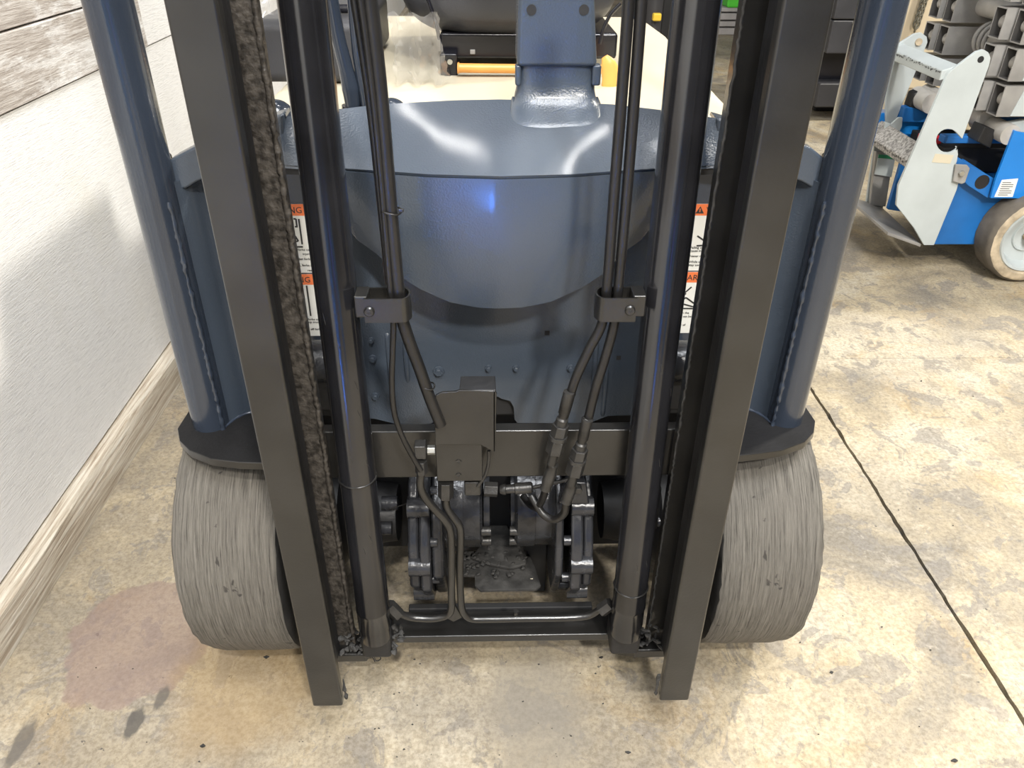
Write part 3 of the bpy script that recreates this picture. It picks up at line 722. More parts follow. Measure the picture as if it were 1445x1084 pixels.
# rigid pipes
hp('steel_pipe', [(595, 664, .85), (593, 682, .85), (598, 699, .85), (614, 719, .85), (630, 737, .852), (636, 755, .852), (637, 800, .855), (637, 835, .86), (637, 858, .865), (631, 868, .868), (612, 873, .868), (585, 872, .868), (567, 867, .866), (556, 858, .866)], .85, .0060, m_black)
hp('steel_pipe', [(629, 698, .862), (630, 715, .86), (638, 728, .858), (647, 740, .856), (650, 755, .855), (649, 800, .858), (650, 840, .862), (653, 862, .866), (664, 873, .868), (690, 874, .868), (740, 873, .868), (800, 872, .868), (830, 869, .868), (846, 860, .866), (852, 856, .866)], .85, .0058, m_black)
for px, d in ((552, 1), (858, -1)):
    a, b = at(px-4*d, 854 if d > 0 else 852, Y=.862), at(px+10*d, 868 if d > 0 else 862, Y=.862)
    rod('pipe_nut', a, b, .0115, m_steel, T, 6)
c = at(728, 866, Y=.872); rod('pipe_clip', c+V((0, 0, -.010)), c+V((0, 0, .006)), .005, m_black, T, 12)
prism('pipe_gusset', [at(628, 872, Y=.874), at(640, 850, Y=.874), at(652, 872, Y=.874), at(640, 878, Y=.874)], (0, .004, 0), m_black, T, bevel=.001)

box('axle_beam', (-.33, 1.09, .10), (-.135, 1.14, .46), m_dark, T, bevel=.003); box('axle_beam', (.135, 1.09, .10), (.33, 1.14, .46), m_dark, T, bevel=.003)
box('axle_housing', (-.13, 1.12, .055), (.13, 1.16, .40), m_dark, T, bevel=.004)
# drive units
box('hose_guard', (.045, 1.05, .015), (.088, 1.12, .2), m_dark, T, bevel=.003)
def gearcase(s, xs_, r_, m, name, zc=.235, n=12, seed=1):
    random.seed(seed)
    x0, x1 = xs_; vs = []; pts = []
    for k in range(n):
        a = 2*math.pi*(k+.5)/n; rr = r_*(1.0 if k % 3 else 1.06); pts.append((AX.y+math.cos(a)*rr, zc+math.sin(a)*rr))
    return prism(name, [V((x0, y, z)) for y, z in pts], (x1-x0, 0, 0), m, T, bevel=.006, seg=3)
for s in (-1, 1):
    xs1 = (s*.150, s*.1315); xs2 = (s*.131, s*.1125); xs3 = (s*.112, s*.092)
    if s > 0: xs1, xs2, xs3 = (.150, .134), (.133, .113), (.102, .088)
    ga = gearcase(s, xs1, .143, m_cast, 'gear_case', seed=2); gb = gearcase(s, xs2, .151, m_cast, 'gear_case_flange', seed=3)
    gc = gearcase(s, xs3, .138, m_cast, 'brake_drum', n=24, seed=4)
    for k in range(4):
        a = math.pi+(-.95+k*.62); y, z = AX.y+math.cos(a)*.134, .235+math.sin(a)*.134
        rod('case_bolt', (s*.114, y, z), (s*.102, y, z), .0085, m_cast, gb, 12)
    for a in (math.pi-.75, math.pi-.02, math.pi+.72):
        y, z = AX.y+math.cos(a)*.139, .235+math.sin(a)*.139
        rod('casting_boss', (s*.149, y, z), (s*.114, y, z), .017, m_cast, gb, 18)
    rod('drive_motor', (s*.094, AX.y, .262), (s*.024 if s > 0 else s*.030, AX.y, .262), .086, m_cast, T, 48, prof=[(0, .088), (.1, .088), (.11, .084), (.5, .084), (.51, .086), (.93, .086), (1, .080)])
    rod('motor_cap', (s*.028, AX.y, .262), (s*.018, AX.y, .262), .07, m_cast, T, 32)
    for k in range(3):
        a = math.pi+.1+k*.45; y, z = AX.y+math.cos(a)*.078, .262+math.sin(a)*.078
        rod('motor_bolt', (s*.032, y, z), (s*.016, y, z), .008, m_steel, T, 14)
# bracket above right drive unit
prism('hose_bracket', [at(800, 680, Y=.93), at(828, 682, Y=.93), at(832, 712, Y=.93), at(788, 712, Y=.93)], (0, .02, 0), m_cast, T, bevel=.003)
c = at(816, 690, Y=.925); rod('bracket_bolt', c+V((0, .004, 0)), c+V((0, -.006, 0)), .006, m_steel, T, 6)
for px, py in ((556, 710), (548, 745), (925, 735)):
    c = at(px, py, Y=.98); rod('mount_bolt', c-V((.02, 0, 0)), c+V((.006, 0, 0)), .012, m_cast, T, 12)
prism('mount_lug', [at(923, 682, Y=.95), at(934, 690, Y=.95), at(928, 745, Y=.95), at(916, 756, Y=.95), at(917, 725, Y=.95)], (0, .012, 0), m_cast, T, bevel=.002)
# centre skid bracket with dirt on it
zb = .115
br = [(648, 778), (690, 778), (694, 720), (702, 728), (724, 752), (742, 772), (755, 800), (763, 826), (757, 831), (678, 833), (670, 826), (670, 812), (648, 811)]
prism('skid_plate', [at(*q, Z=zb) for q in br], (0, 0, -.006), m_dirt, T, bevel=.001)
prism('dirt_heap', [at(*q, Z=zb+.001)+V((0, 0, 0)) for q in [(664, 790), (676, 776), (686, 750), (690, 728), (697, 726), (706, 742), (716, 745), (724, 760), (738, 766), (746, 778), (742, 800), (720, 806), (690, 800)]], (0, 0, .008), m_dirt, T, bevel=.003)
for k in range(70):
    q = (random.uniform(655, 745), random.uniform(772, 815)) if k > 25 else (random.uniform(690, 715), random.uniform(730, 775))
    c = at(*q, Z=zb+(.008 if k > 25 else .002)); P = [c-V((.004, .002, 0)), c+V((0, 0, .001)), c+V((.004, .002, 0))]
    v, f = tubevf(P, [.001, random.uniform(.002, .006), .001], 6, .3); obj('dirt_lump', v, f, m_dirt, T)
hp('straw', [(734, 820, .99), (745, 818, .99), (752, 817, .99)], .99, .0012, m_cream)
# loose thread of dirt hanging at the left foot
hp('frayed_thread', [(523, 905, .87), (527, 918, .87), (530, 932, .87), (537, 930, .87), (534, 922, .87)], .87, .0009, m_dirt, jit=.3)
hp('frayed_thread', [(519, 905, .87), (522, 920, .87), (529, 934, .87)], .87, .0008, m_dirt, jit=.3)

# steering column --------------------------------------------------
CY = 1.05
def cpt(px, py, y=CY): return at(px, py, Y=y)
c0 = [(731, 0), (839.5, 0), (843, 95), (729, 95)]
tl, tr_, br_, bl = [cpt(*q) for q in c0]
def col_ext(a, b, z): return a+(b-a)*((z-a.z)/(b.z-a.z))
zt_ = 1.30; tl2, tr2 = col_ext(bl, tl, zt_), col_ext(br_, tr_, zt_)
colp = prism('steering_column', [tl2, tr2, br_, bl], (0, .075, 0), m_blue, T, bevel=.006, seg=3)
for px in (750, 824):
    c = cpt(px, 14); rod('bolt_hole', c+V((0, .002, 0)), c+V((0, -.0006, 0)), .0062, m_dark, colp, 24)
# side edge lips
for x0, x1 in ((727, 735), (836, 847)):
    a, b = cpt(x0, 96, CY+.006), cpt(x1, 121, CY+.006)
    box('column_lip', (a.x, CY+.003, b.z), (b.x, CY+.02, a.z+.004), m_blue, colp, bevel=.003, seg=3)
# flared foot of the column
secs = [(84, 731, 842, CY+.005, .05), (96, 731, 842, CY+.005, .05), (112, 730, 843, CY+.005, .05), (124, 729, 845, CY+.004, .055), (134, 727, 848, CY+.002, .06), (142, 724, 853, CY-.001, .07), (148, 720, 858, CY-.005, .08), (155, 716, 862, CY-.012, .09), (166, 722, 850, CY-.030, .10)]
rows = []
xa_, xb_ = at(730, 100, Y=CY).x, at(843, 100, Y=CY).x; fcx, fhw = (xa_+xb_)/2, (xb_-xa_)/2
for z, hw, y, dep in ((.985, 1, CY+.006, .05), (.968, 1, CY+.006, .05), (.955, 1.0, CY+.005, .052), (.945, 1.01, CY+.003, .056), (.937, 1.03, CY-.001, .06), (.930, 1.06, CY-.007, .066), (.923, 1.11, CY-.016, .075), (.917, 1.17, CY-.027, .085), (.909, 1.2, CY-.037, .09), (.900, 1.2, CY-.042, .09)):
    r_ = []
    for k in range(33):
        th = math.pi*(k/32); e = .42
        cxn, sn = math.cos(th), math.sin(th)
        r_.append(V((fcx-fhw*hw*math.copysign(abs(cxn)**e, cxn), y+dep*.5*(1-abs(sn)**e)-0, z+(.012 if z > .9 and z < .93 else .004)*(1-abs(sn)**.5)*(1 if z < .94 else 0))))
    rows.append(r_)
grid('column_foot', rows, m_blue, T, smooth=60)

# body behind the cowl
zc_ = .86
deck = [at(365, 160, Z=zc_), V((-.40, 1.15, zc_)), V((.402, 1.15, zc_)), V((.402, 1.5, zc_)), V((.43, 2.1, zc_)), V((.42, 2.42, zc_)), V((-.40, 2.42, zc_))]
deck = [V((-.400, 1.12, zc_)), V((.392, 1.12, zc_)), V((.40, 1.45, zc_)), V((.432, 2.1, zc_)), V((.425, 2.3, zc_)), V((.39, 2.42, zc_)), V((-.40, 2.42, zc_))]
prism('battery_cover', deck, (0, 0, -.26), m_cream, T, bevel=.02, seg=4)
# console to the left (dark grey) and levers
a, b = at(352, 28, Y=1.5), at(514, 118, Y=1.5)
co = box('armrest_console', (a.x, 1.5, .862), (b.x, 1.95, a.z), m_seat, T, bevel=.02, seg=4)
a = at(505, 12, Y=1.58); tube('console_rail', [at(440, 12, Y=1.58), at(512, 12, Y=1.58)], .008, m_gloss, co, smooth_n=0)
def lever(pts, rr):
    P = [at(x, y, Y=1.17) for x, y in pts]
    l = tube('control_lever', P, rr, m_tube, T, seg=20, smooth_n=8)
    q = P[-1]; rod('lever_boot', (q.x, 1.175, .85), (q.x, 1.175, .90), .017, m_gloss, l, 20)
lever([(452, -80), (468, 0), (477, 50), (488, 95), (495, 125), (498, 150)], [.008, .009, .010, .0105, .013, .011])
lever([(490, -80), (499, 0), (503, 50), (509, 95), (517, 125), (520, 150)], [.008, .009, .009, .009, .0125, .011])
for px, py, rr in ((388, 158, .03), (552, 152, .026)):
    c = at(px, py, Y=1.2); n_ = 8; prof = [(math.sin(i/n_*math.pi/2), math.cos(i/n_*math.pi/2)*rr) for i in range(n_+1)]
    rod('dome_knob', (c.x, 1.2, c.z-.012), (c.x, 1.2, c.z-.012+rr), rr, m_tube, T, 28, prof=prof)
# seat
def blob(name, c, size, m, p, e=.55, nu=28, nv=16, mod=None):
    vs, fs = [], []
    def pw(a, k): return math.copysign(abs(a)**k, a)
    for j in range(nv+1):
        ph = -math.pi/2+math.pi*j/nv
        for i in range(nu):
            th = 2*math.pi*i/nu
            x, y, z = pw(math.cos(ph), e)*pw(math.cos(th), e), pw(math.cos(ph), e)*pw(math.sin(th), e), pw(math.sin(ph), e)
            q = V((c[0]+x*size[0], c[1]+y*size[1], c[2]+z*size[2]))
            if mod: q = mod(q, x, y, z)
            vs.append(q)
    for j in range(nv):
        for i in range(nu): fs.append((j*nu+i, j*nu+(i+1) % nu, (j+1)*nu+(i+1) % nu, (j+1)*nu+i))
    return obj(name, vs, fs, m, p, smooth=1)
a, b = at(556, 40, Y=1.62), at(882, 40, Y=1.62)
scx, shw = (a.x+b.x)/2, (b.x-a.x)/2
zs0 = at(650, 60, Y=1.62).z
seat = blob('seat_cushion', (scx, 1.85, zs0+.10), (shw, .25, .105), m_seat, T, .5, 40, 22, mod=lambda q, x, y, z: q+V((0, 0, .025*abs(x)**3 if z < 0 else .02*abs(x)**3)))
seat['label'] = 'dark grey vinyl seat cushion'
for pts in ([(600, -10), (608, 10), (616, 36), (620, 56)], [(876, 5), (862, 20), (852, 40), (846, 62)]):
    P = [at(x, y, Y=1.60) for x, y in pts]; tube('seat_piping', P, .0035, m_gloss, seat, seg=8)
a, b = at(622, 58, Y=1.66), at(880, 92, Y=1.66)
sf = box('seat_frame', (a.x, 1.63, at(640, 83, Y=1.63).z), (b.x-.02, 2.0, a.z+.02), m_gloss, T, bevel=.006)
c = at(667, 73, Y=1.628); box('frame_stud', (c.x-.005, 1.624, c.z-.004), (c.x+.005, 1.63, c.z+.004), m_arm, sf, bevel=.001)
a, b = at(621, 82, Y=1.60), at(655, 112, Y=1.60)
sl = box('seat_slide', (a.x, 1.59, b.z), (b.x-.012, 1.75, a.z+.01), m_gloss, T, bevel=.004)
c = at(635, 87, Y=1.588); rod('slide_rivet', c, c+V((0, -.004, 0)), .005, m_chrome, sl, 16)
c = at(642, 104, Y=1.588); prism('slide_hook', [at(626, 100, Y=1.585), at(634, 96, Y=1.585), at(637, 112, Y=1.585), at(628, 112, Y=1.585)], (0, .006, 0), m_gloss, sl, bevel=.001)
ob = tube('orange_release_bar', [at(648, 96, Y=1.58), at(652, 96, Y=1.58), at(728, 97, Y=1.58), at(850, 98, Y=1.58)], [.011, .0085, .0085, .0085], m_orange, T, smooth_n=4)
ob['label'] = 'orange plastic release bar under the seat'
ol = tube('orange_lever', [at(853, 80, Y=1.50), at(858, 90, Y=1.50), at(862, 105, Y=1.50), at(860, 120, Y=1.50), at(855, 136, Y=1.50)], [.006, .014, .0175, .015, .011], m_orange, T, sq=(.5, 1), smooth_n=5)
ol['label'] = 'orange flat lever beside the column'
# crumpled clear film by the seat
random.seed(5); rows = []
for j in range(15):
    r_ = []
    for i in range(15):
        px = lerp(552, 624, i/14)+lerp(-6, 10, j/14); py = lerp(20, 116, j/14)
        r_.append(at(px, py, Y=1.50)+V((random.uniform(-.003, .003), .03*math.sin(i*1.1+j*.35)+random.uniform(-.008, .008), random.uniform(-.002, .002))))
    rows.append(r_)
pf = grid('plastic_film', rows, m_film, T, smooth=40); pf['label'] = 'crumpled clear plastic film'
random.seed(6); rows = []
for j in range(8):
    r_ = [at(lerp(360, 400, i/7), lerp(-20, 27, j/7)-i*1.5, Y=1.48)+V((0, random.uniform(-.02, .02), 0)) for i in range(8)]
    rows.append(r_)
grid('plastic_film', rows, m_film, T, smooth=40)
random.seed(11)

# ------------------------------------------------------------------ SCISSOR LIFT
SL = empty('scissor_lift', (2.0, 2.75, 0), 'blue and grey scissor lift parked on the bare floor at the right', 'scissor lift')
NY = 2.53
# near ladder side plate (with notch hole)
pl_px = [(1265, 290), (1268, 262), (1337, 105), (1342, 100), (1378, 73), (1388, 70), (1395, 74), (1398, 82), (1396, 92), (1358, 196)]
cxh, cyh, rh = 1338, 199, 17
hole = []
for k in range(17):
    a = R(-35)-R(292)*k/16*1.0
    hole.append((cxh+rh*math.cos(a), cyh+rh*1.0*math.sin(a)))
# hook edge beneath the hole, then down the right side
tail = [(1351, 208), (1352, 218), (1349, 236), (1356, 246), (1350, 268), (1318, 346), (1304, 346), (1290, 322)]
poly = pl_px[:]+hole+tail
side = prism('ladder_side_plate', [at(*q, Y=NY) for q in poly], (0, .012, 0), m_lgrey, SL, bevel=.0015)
c = at(1384, 84, Y=NY-.0005); rod('pin_hole', c, c+V((0, .002, 0)), .010, m_dark, side, 20)
prism('worn_sticker', [at(*q, Y=NY-.001) for q in [(1320, 217), (1346, 219), (1341, 231), (1315, 229)]], (0, .001, 0), m_cream, side, bevel=0)
# bolted tab
tb = prism('tab', [at(*q, Y=NY-.012) for q in [(1349, 232), (1365, 233), (1369, 238), (1362, 258), (1357, 260), (1345, 256)]], (0, .008, 0), m_arm, SL, bevel=.002)
c = at(1356, 244, Y=NY-.013); rod('tab_bolt', c, c+V((0, -.01, 0)), .009, m_chrome, tb, 6)
# far side plate
FY = 2.93
far = [(1250, 72), (1268, 62), (1290, 48), (1300, 46), (1308, 52), (1309, 60), (1303, 75), (1262, 175), (1250, 178)]
fs_ = prism('ladder_side_plate', [at(*q, Y=FY) for q in far], (0, .012, 0), m_lgrey, SL, bevel=.0015)
c = at(1296, 59, Y=FY-.001); rod('pin_head', c, c+V((0, -.006, 0)), .012, m_liftyre2, fs_, 20)
prism('hook_plate', [at(*q, Y=2.86) for q in [(1248, 195), (1249, 172), (1258, 175), (1268, 166), (1274, 166), (1273, 178), (1266, 194)]], (0, .01, 0), m_lgrey, SL, bevel=.0015)
prism('ladder_side_plate', [at(*q, Y=2.93) for q in [(1222, 288), (1238, 175), (1262, 175), (1246, 295)]], (0, .012, 0), m_lgrey, SL, bevel=.0015)
# steps between
def strip(p0, par, th):
    a = at(p0[0], p0[1], Y=NY+.006); vv, ff = [], []
    for i in range(46):
        y = lerp(NY+.02, FY-.02, i/45)+random.uniform(-.004, .004); w_ = random.uniform(.003, .010); h = random.uniform(.002, .007); x = a.x-.0008
        z = a.z-random.uniform(.0, .008); n0 = len(vv)
        vv += [(x, y, z), (x, y+w_, z), (x, y+w_*.7, z-h), (x, y+w_*.2, z-h*.8)]; ff.append((n0, n0+1, n0+2, n0+3))
        x2 = x+random.uniform(.002, .014); n0 = len(vv); z = a.z+.0008
        vv += [(x2, y, z), (x2+w_*.5, y, z), (x2+w_*.6, y+w_, z), (x2, y+w_*.8, z)]; ff.append((n0, n0+1, n0+2, n0+3))
    obj('chipped_paint', vv, ff, m_midgrey, par)
def step(n0, n1, ztop, th, m, name='step'):
    (xa, ya), (xb, yb) = n0, n1
    a, b = at(xa, ya, Y=NY+.006), at(xb, yb, Y=NY+.006)
    o = prism(name, [V((a.x, NY+.012, a.z)), V((b.x, NY+.012, b.z)), V((b.x, FY, b.z)), V((a.x, FY, a.z))], (0, 0, -th), m, SL, bevel=.004)
    return o
st1 = step((1331, 100), (1356, 92), None, .032, m_lgrey)
strip((1331, 100), st1, .03)
st2 = step((1288, 232), (1316, 212), None, .024, m_tread)
strip((1288, 232), st2, .02)
# foot tray
a, b = at(1266, 292, Y=NY), at(1303, 345, Y=NY)
prism('foot_tray', [V((a.x, NY+.012, .16)), V((b.x, NY+.012, .115)), V((b.x+.02, 2.93, .115)), V((a.x, 2.93, .16))], (0, 0, -.012), m_arm, SL, bevel=.002)
# manual holder behind the ladder with green label
prism('clear_document_holder', [at(*q, Y=2.90) for q in [(1236, 214), (1262, 216), (1250, 292), (1228, 290)]], (0, .02, 0), m_arm, SL, bevel=.003)
dl = prism('document_label', [at(*q, Y=2.885) for q in [(1240, 218), (1264, 220), (1258, 250), (1234, 246)]], (0, .002, 0), m_lgrey, SL, bevel=0)
m_dgreen = mat('dark_green_print', (.03, .22, .10), .5)
prism('green_band', [at(*q, Y=2.883) for q in [(1240, 218), (1265, 220), (1264, 225), (1239, 223)]], (0, .001, 0), m_dgreen, dl, bevel=0)
# blue chassis
prism('chassis_end_panel', [at(*q, Y=2.80) for q in [(1274, 222), (1300, 226), (1278, 300), (1253, 296)]], (0, .02, 0), m_bluepd, SL, bevel=.003)
cx0 = at(1320, 344, Y=NY+.03).x
ch = [(1318, 345), (1352, 260), (1358, 232), (1362, 226), (1402, 252), (1394, 268), (1445, 268), (1520, 268), (1520, 345)]
prism('chassis_side', [at(*q, Y=NY+.03) for q in ch], (0, .02, 0), m_bluepd, SL, bevel=.002)
# pocket box (deep blue) with round recess and the bright corner panel
pk = prism('chassis_pocket', [at(*q, Y=NY+.0) for q in [(1352, 222), (1403, 252), (1394, 280), (1366, 262), (1345, 238)]], (0, .04, 0), m_bluepd, SL, bevel=.002)
c = at(1386, 257, Y=NY-.001); rod('pocket_recess', c, c+V((0, .003, 0)), .024, m_gloss, pk, 24)
pan = prism('corner_panel', [at(*q, Y=NY-.02) for q in [(1432, 184), (1437, 186), (1520, 200), (1520, 281), (1398, 280), (1405, 254)]], (0, .012, 0), m_bluep, SL, bevel=.002)
sk_ = prism('white_sticker', [at(*q, Y=NY-.0215) for q in [(1414, 254), (1437, 252), (1429, 278), (1403, 278)]], (0, .001, 0), m_white, pan, bevel=0)
vv, ff = [], []
for i in range(7):
    t = .14+i*.12; l0, l1 = lerp(1413, 1404, t)+3, lerp(1436, 1429, t)-(4 if i % 3 else 8); y = lerp(254, 278, t)
    n0 = len(vv); vv += [at(l0, y, Y=NY-.0222), at(l1, y, Y=NY-.0222), at(l1, y+.9, Y=NY-.0222), at(l0, y+.9, Y=NY-.0222)]; ff.append((n0, n0+1, n0+2, n0+3))
obj('sticker_lines', vv, ff, m_midgrey, sk_)
box('chassis_floor', (1.60, 2.58, .30), (3.2, 3.05, .33), m_bluepd, SL, bevel=.003)
tr = [(1366, 200), (1430, 218), (1420, 240), (1357, 218)]
a, b = at(1362, 222, Y=NY+.02), at(1415, 246, Y=NY+.02)
box('slide_rail', (1.52, 2.62, .445), (3.2, 2.66, .47), m_bluepd, SL, bevel=.004)
box('slide_rail', (1.50, 2.90, .445), (3.2, 2.94, .50), m_bluepd, SL, bevel=.004)
box('slide_rail', (1.42, 2.94, .35), (1.75, 3.0, .47), m_bluep, SL, bevel=.004)
box('battery_tray', (1.55, 2.66, .335), (3.0, 2.90, .42), m_dark, SL, bevel=.003)
box('red_connector', (1.50, 2.70, .42), (1.56, 2.76, .445), m_red, SL, bevel=.004)
box('chassis_interior', (1.62, 2.66, .16), (3.2, 3.0, .30), m_dark, SL, bevel=.003)
# slider block and lower pin
sb_ = prism('slider_block', [at(*q, Y=2.56) for q in [(1390, 178), (1406, 184), (1398, 210), (1379, 200)]], (0, .07, 0), m_blackflat, SL, bevel=.004)
a = at(1412, 186, Y=2.56); rod('cross_pin', (a.x+.01, 2.52, a.z), (a.x+.01, 2.72, a.z), .032, m_pin, SL, 28)
rod('cross_pin', (a.x-.02, 2.63, a.z+.02), (a.x-.02, 3.05, a.z+.02), .03, m_pin, SL, 28)
prism('slider_block', [at(*q, Y=2.9) for q in [(1290, 132), (1305, 126), (1316, 150), (1300, 160), (1283, 152)]], (0, .05, 0), m_blackflat, SL, bevel=.006)
a = at(1310, 140, Y=2.9); rod('cross_pin', (a.x-.02, 2.83, a.z), (a.x-.02, 2.95, a.z), .035, m_pin, SL, 28)
# pale guard arm above the corner panel
prism('guard_arm', [at(*q, Y=2.55) for q in [(1412, 182), (1425, 174), (1445, 170), (1520, 166), (1520, 200), (1437, 190), (1418, 193)]], (0, .03, 0), m_lgrey, SL, bevel=.006)

# scissor arms: rectangular tubes, end on
def rect_tube(x, y0, y1, z0, z1, xl=3.2, name='scissor_arm', th=.004):
    o = [(y0, z0), (y1, z0), (y1, z1), (y0, z1)]; i = [(y0+th, z0+th), (y1-th, z0+th), (y1-th, z1-th), (y0+th, z1-th)]
    vs = [(x, *q) for q in o]+[(x, *q) for q in i]+[(xl, *q) for q in o]+[(x+.16, *q) for q in i]
    fs, mi = [], []
    for k in range(4):
        k2 = (k+1) % 4
        fs += [(k, k2, 4+k2, 4+k), (k, 8+k, 8+k2, k2), (4+k, 4+k2, 12+k2, 12+k)]; mi += [0, 0, 1]
    fs += [(8, 9, 10, 11), (12, 13, 14, 15)]; mi += [0, 1]
    ob_ = obj(name, vs, fs, m_arm, SL, mats=[m_armshade], fmi=mi)
    me = ob_.data
    # outside grey, the bore's shade painted as a darker grey (indices survive normal recalculation)
    rod('pivot_pin', (x+.045, y0+th, (z0+z1)/2), (x+.035, y1-th, (z0+z1)/2), .020, m_pin, ob_, 18)
    return ob_
TH = .094
for k, zb_ in enumerate((.556, .664, .771, .878)):
    x = 1.612
    o1 = rect_tube(x, 2.530, 2.588, zb_, zb_+TH)
    rect_tube(x-.03, 2.600, 2.662, zb_+.004, zb_+TH)
    rect_tube(x+.015, 2.985, 3.048, zb_, zb_+TH)
    rect_tube(x+.0, 3.060, 3.125, zb_+.004, zb_+TH)
    # pale outer reinforcement plate
    if k < 2:
        prism('arm_cheek', [(x+.045, 2.527, zb_+.002), (3.2, 2.527, zb_+.002), (3.2, 2.527, zb_+TH), (x+.065, 2.527, zb_+TH)], (0, .004, 0), m_lgrey, o1, bevel=.001)
        c = V((x+.16, 2.526, zb_+.05))
        cp = rod('pivot_cap', c+V((0, .004, 0)), c+V((0, -.008, 0)), .034, m_pin, o1, 28, prof=[(0, .036), (.6, .036), (1, .03)])
        rod('pivot_bolt', c+V((0, -.006, 0)), c+V((0, -.014, 0)), .013, m_chrome, o1, 6)
    rod('cross_tube', (x+.12+.06*(k % 2), 2.66, zb_+.055), (x+.12+.06*(k % 2), 3.0, zb_+.055), .033, m_pin, SL, 28)
for k in range(3):
    c = V((1.72, 2.82+k*.03, .735))
    ring = [c+V((math.cos(a)*.05, 0, math.sin(a)*.05)) for a in [2*math.pi*i/28 for i in range(29)]]
    v, f = tubevf(ring, [.008]*29, 8); obj('coiled_cable', v, f, m_arm, SL, smooth=60)
box('platform_deck', (1.60, 2.50, .975), (3.4, 3.2, 1.05), m_bluep, SL, bevel=.004)

# wheel
WC = V((1.852, 2.46, .158)); r_w = .158
def lift_wheel(c, yn, yf, name='lift_tyre'):
    prof = [(yf, .10, 0), (yf, .145, 0), (yf-.008, .156, 0), (yn+.022, .158, 0), (yn+.012, .155, 0), (yn+.003, .147, 0), (yn, .140, 1), (yn, .122, 1), (yn+.006, .118, 1), (yn+.012, .112, 1)]
    seg = 72; vs, fs, mi = [], [], []
    for y, r_, _ in prof:
        for k in range(seg):
            a = 2*math.pi*k/seg; rr = r_+(random.uniform(-.0012, .0012) if r_ > .12 else 0); vs.append((c.x+math.cos(a)*rr, y, c.z+math.sin(a)*rr))
    for j in range(len(prof)-1):
        for k in range(seg): fs.append((j*seg+k, j*seg+(k+1) % seg, (j+1)*seg+(k+1) % seg, (j+1)*seg+k)); mi.append(1 if prof[j+1][2] else 0)
    t = obj(name, vs, fs, m_liftyre, SL, smooth=50, mats=[m_liftyre2], fmi=mi)
    rod('wheel_disc', (c.x, yf, c.z), (c.x, yn+.004, c.z), .113, m_lgrey, t, 48, prof=[(0, .10), (.93, .116), (1, .112), (.98, .104), (.6, .09), (.55, .055), (.62, .052), (.62, .048), (.55, .045), (.5, .02), (.5, .003)])
    rod('axle_nut', (c.x, yn+.05, c.z), (c.x, yn+.018, c.z), .017, m_edge, t, 10)
    return t
lift_wheel(WC, 2.46, 2.565)
lift_wheel(V((WC.x, 2.95, .158)), 3.06, 2.95)

# ------------------------------------------------------------------ UNSEEN BLUE BODIES ADDED BEHIND THE CAMERA (for blue reflections in the paint)
BM = empty('reflection_platform', (-.45, -2.6, 0), 'blue platform shape added unseen behind the camera to give the paint blue reflections', 'machine')
box('chassis', (-.82, -3.1, .06), (-.05, -2.3, .74), m_bluep, BM, bevel=.03, seg=3)  # chassis shape of the added, unseen reflection platform
box('reflection_guard_rail', (-.80, -2.34, 1.05), (-.07, -2.30, 1.09), m_bluep, BM, bevel=.01)
for x in (-.78, -.09): box('reflection_rail_post', (x-.02, -2.34, .70), (x+.02, -2.30, 1.06), m_bluep, BM, bevel=.005)
for x in (-.70, -.17):
    for y in (-2.42, -3.0): rod('reflection_wheel', (x, y-.05, .12), (x, y+.05, .12), .12, m_liftyre, BM, 32)
CB = empty('reflection_cabinet', (1.1, -2.5, 0), 'blue cabinet shape on castors, added unseen behind the camera for blue reflections', 'cabinet')  # second unseen body, added for the right post's blue reflection
box('body', (.85, -2.75, .12), (1.35, -2.3, .85), m_bluep, CB, bevel=.02, seg=3)
box('reflection_worktop', (.83, -2.77, .85), (1.37, -2.28, .88), m_blackflat, CB, bevel=.005)
for x in (.92, 1.28):
    for y in (-2.68, -2.37): rod('reflection_castor', (x-.015, y, .06), (x+.015, y, .06), .06, m_blackflat, CB, 24)
# ------------------------------------------------------------------ BACKGROUND THINGS
# dark machine seen between the right rail and the post
DM = empty('steel_cabinet', (2.5, 5.3, 0), 'dark grey steel machine with stacked panels, seen between the right rail and post', 'machine')
def zy(py, Y): return at(1180, py, Y=Y).z
YM = 4.7; XR = at(1245, 60, Y=4.7).x
box('lower_base', (1.9, YM, zy(152, YM)), (XR, 5.3, zy(118, YM)), m_midgrey, DM, bevel=.01)
box('foot_block', (2.0, YM+.25, 0), (XR-.05, 5.25, zy(150, YM)), m_dark, DM, bevel=.01)
box('recess_panel', (1.92, YM+.12, zy(120, YM)), (XR, 5.3, zy(76, YM)), m_gloss, DM, bevel=.01)
box('side_panel', (1.90, YM, zy(76, YM)), (XR, 5.3, zy(29, YM)), m_midgrey, DM, bevel=.008)
box('side_panel', (1.90, YM, zy(27.5, YM)), (XR, 5.3, zy(27.5, YM)+.35), m_midgrey, DM, bevel=.008)
c = at(1205, 32, Y=YM-.002); rod('panel_screw', c, c+V((0, -.01, 0)), .01, m_arm, DM, 12)
# beige wall pier and chain
bp_ = box('beige_pier', (2.62, 5.6, 0), (3.9, 5.9, 3.0), m_beige, bevel=.01)
tag(bp_, 'plain beige pier with a chain hanging in front, left of the scissor arms', 'pier')
CH = empty('hanging_chain', at(1300, 0, Y=5.5), 'short steel chain hanging in front of the beige pier', 'chain')
for i in range(16):
    t = i/15; c = at(lerp(1314, 1292, t), lerp(-30, 38, t), Y=5.55)
    ring = []
    for k in range(17):
        a = 2*math.pi*k/16; u_ = V((math.cos(a)*.020, 0, math.sin(a)*.032)) if i % 2 == 0 else V((math.cos(a)*.008, math.cos(a)*.018, math.sin(a)*.032))
        ring.append(c+u_)
    v, f = tubevf(ring, [.0065]*17, 6); obj('chain_link', v, f, m_chain, CH, smooth=60)
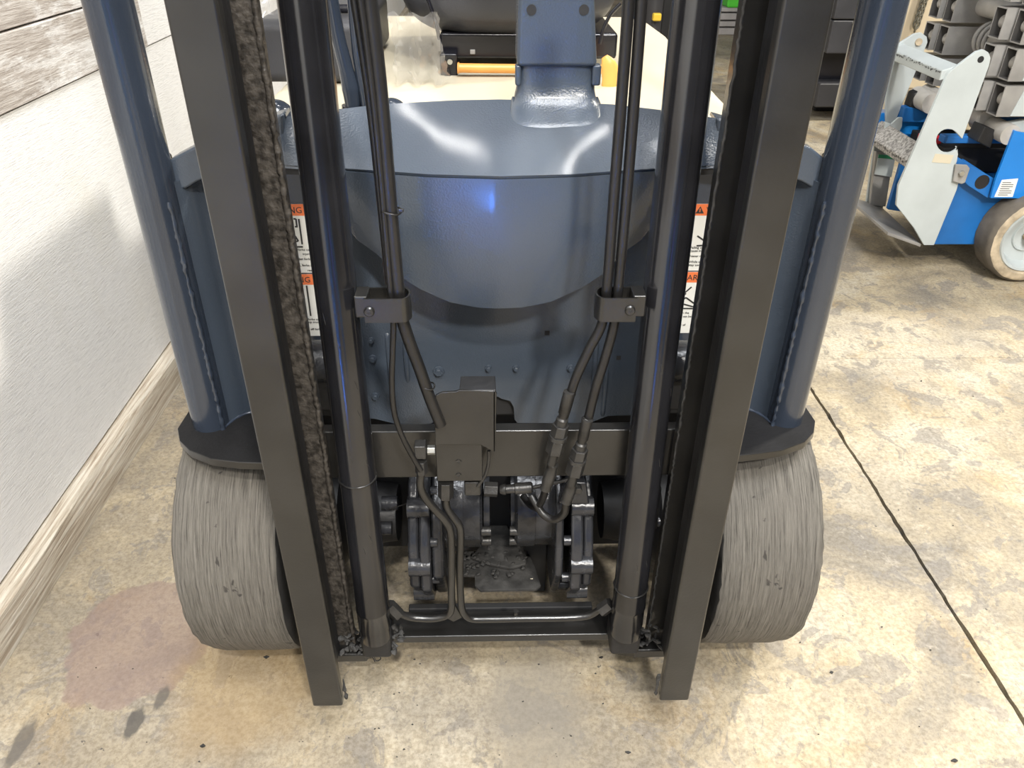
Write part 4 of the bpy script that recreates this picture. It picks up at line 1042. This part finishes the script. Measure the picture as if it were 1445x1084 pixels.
# far items in the gaps of the mast
PS = empty('mat_stack', at(1030, 50, Z=0), 'low stack of pale grey mats far behind, right of the right cylinder', 'stack')
for i, (p0, p1) in enumerate(((49, 40), (38, 31), (29, 20), (18, 12))):
    Y = 7.9; z0, z1 = max(.001, at(1030, p0, Y=Y).z), at(1030, p1, Y=Y).z
    if i == 0: zb0 = z0
    box('grey_mat', (1.95+i*.03, Y+i*.02, z0 if i else .001), (3.1, Y+1.2, z1), m_slab, PS, bevel=.006)
gb_ = at(1035, 6, Y=7.95)
g_ = box('green_bin', (gb_.x-.06, 7.94, at(1035, 12, Y=7.94).z+.004), (gb_.x+.12, 8.2, gb_.z+.20), m_green, bevel=.02, seg=3)
tag(g_, 'bright green plastic bin standing on the pale mat stack at the top edge', 'bin')
GC = empty('grey_drum', at(925, 25, Z=0), 'grey drum with a yellow cap at its foot, behind the right hoses', 'drum')
a = at(924, 10, Y=6.0); rod('drum_body', (a.x, 6.0, 0), (a.x, 6.0, 1.2), .05, m_midgrey, GC, 28)
rod('drum_base', (a.x, 6.0, 0), (a.x, 6.0, .55), .056, m_midgrey, GC, 28)
b = at(927, 23, Y=5.9); box('yellow_cap', (b.x-.03, 5.88, b.z-.03), (b.x+.03, 5.93, b.z+.02), m_yellow, GC, bevel=.01)
DB = box('dark_crate', (at(936, 10, Y=6.6).x, 6.6, 0), (at(948, 10, Y=6.6).x+.10, 7.0, at(940, -20, Y=6.6).z), m_dark, bevel=.01)
tag(DB, 'narrow dark upright box behind the grey drum', 'box')
# rubber crumbs on the floor
random.seed(21); vs, fs = [], []
for k in range(80):
    px, py = random.choice([(random.uniform(20, 430), random.uniform(640, 1080)), (random.uniform(480, 920), random.uniform(920, 1080)), (random.uniform(1100, 1440), random.uniform(450, 1080))])
    c = at(px, py, Z=.001)
    if c.x < WX+.05: continue
    r_ = random.uniform(.0005, .0014) if k > 7 else random.uniform(.002, .004)
    P = [c-V((r_*1.5, r_*random.uniform(-1, 1), 0)), c+V((0, 0, r_*.4)), c+V((r_*1.5, r_*random.uniform(-1, 1), 0))]
    v, f = tubevf(P, [r_*.3, r_, r_*.3], 5, .3); n0 = len(vs); vs += v; fs += [tuple(i+n0 for i in q) for q in f]
cr = obj('rubber_crumbs', vs, fs, m_dirt); tag(cr, 'scattered black rubber crumbs lying on the concrete floor', 'crumbs', kind='stuff')
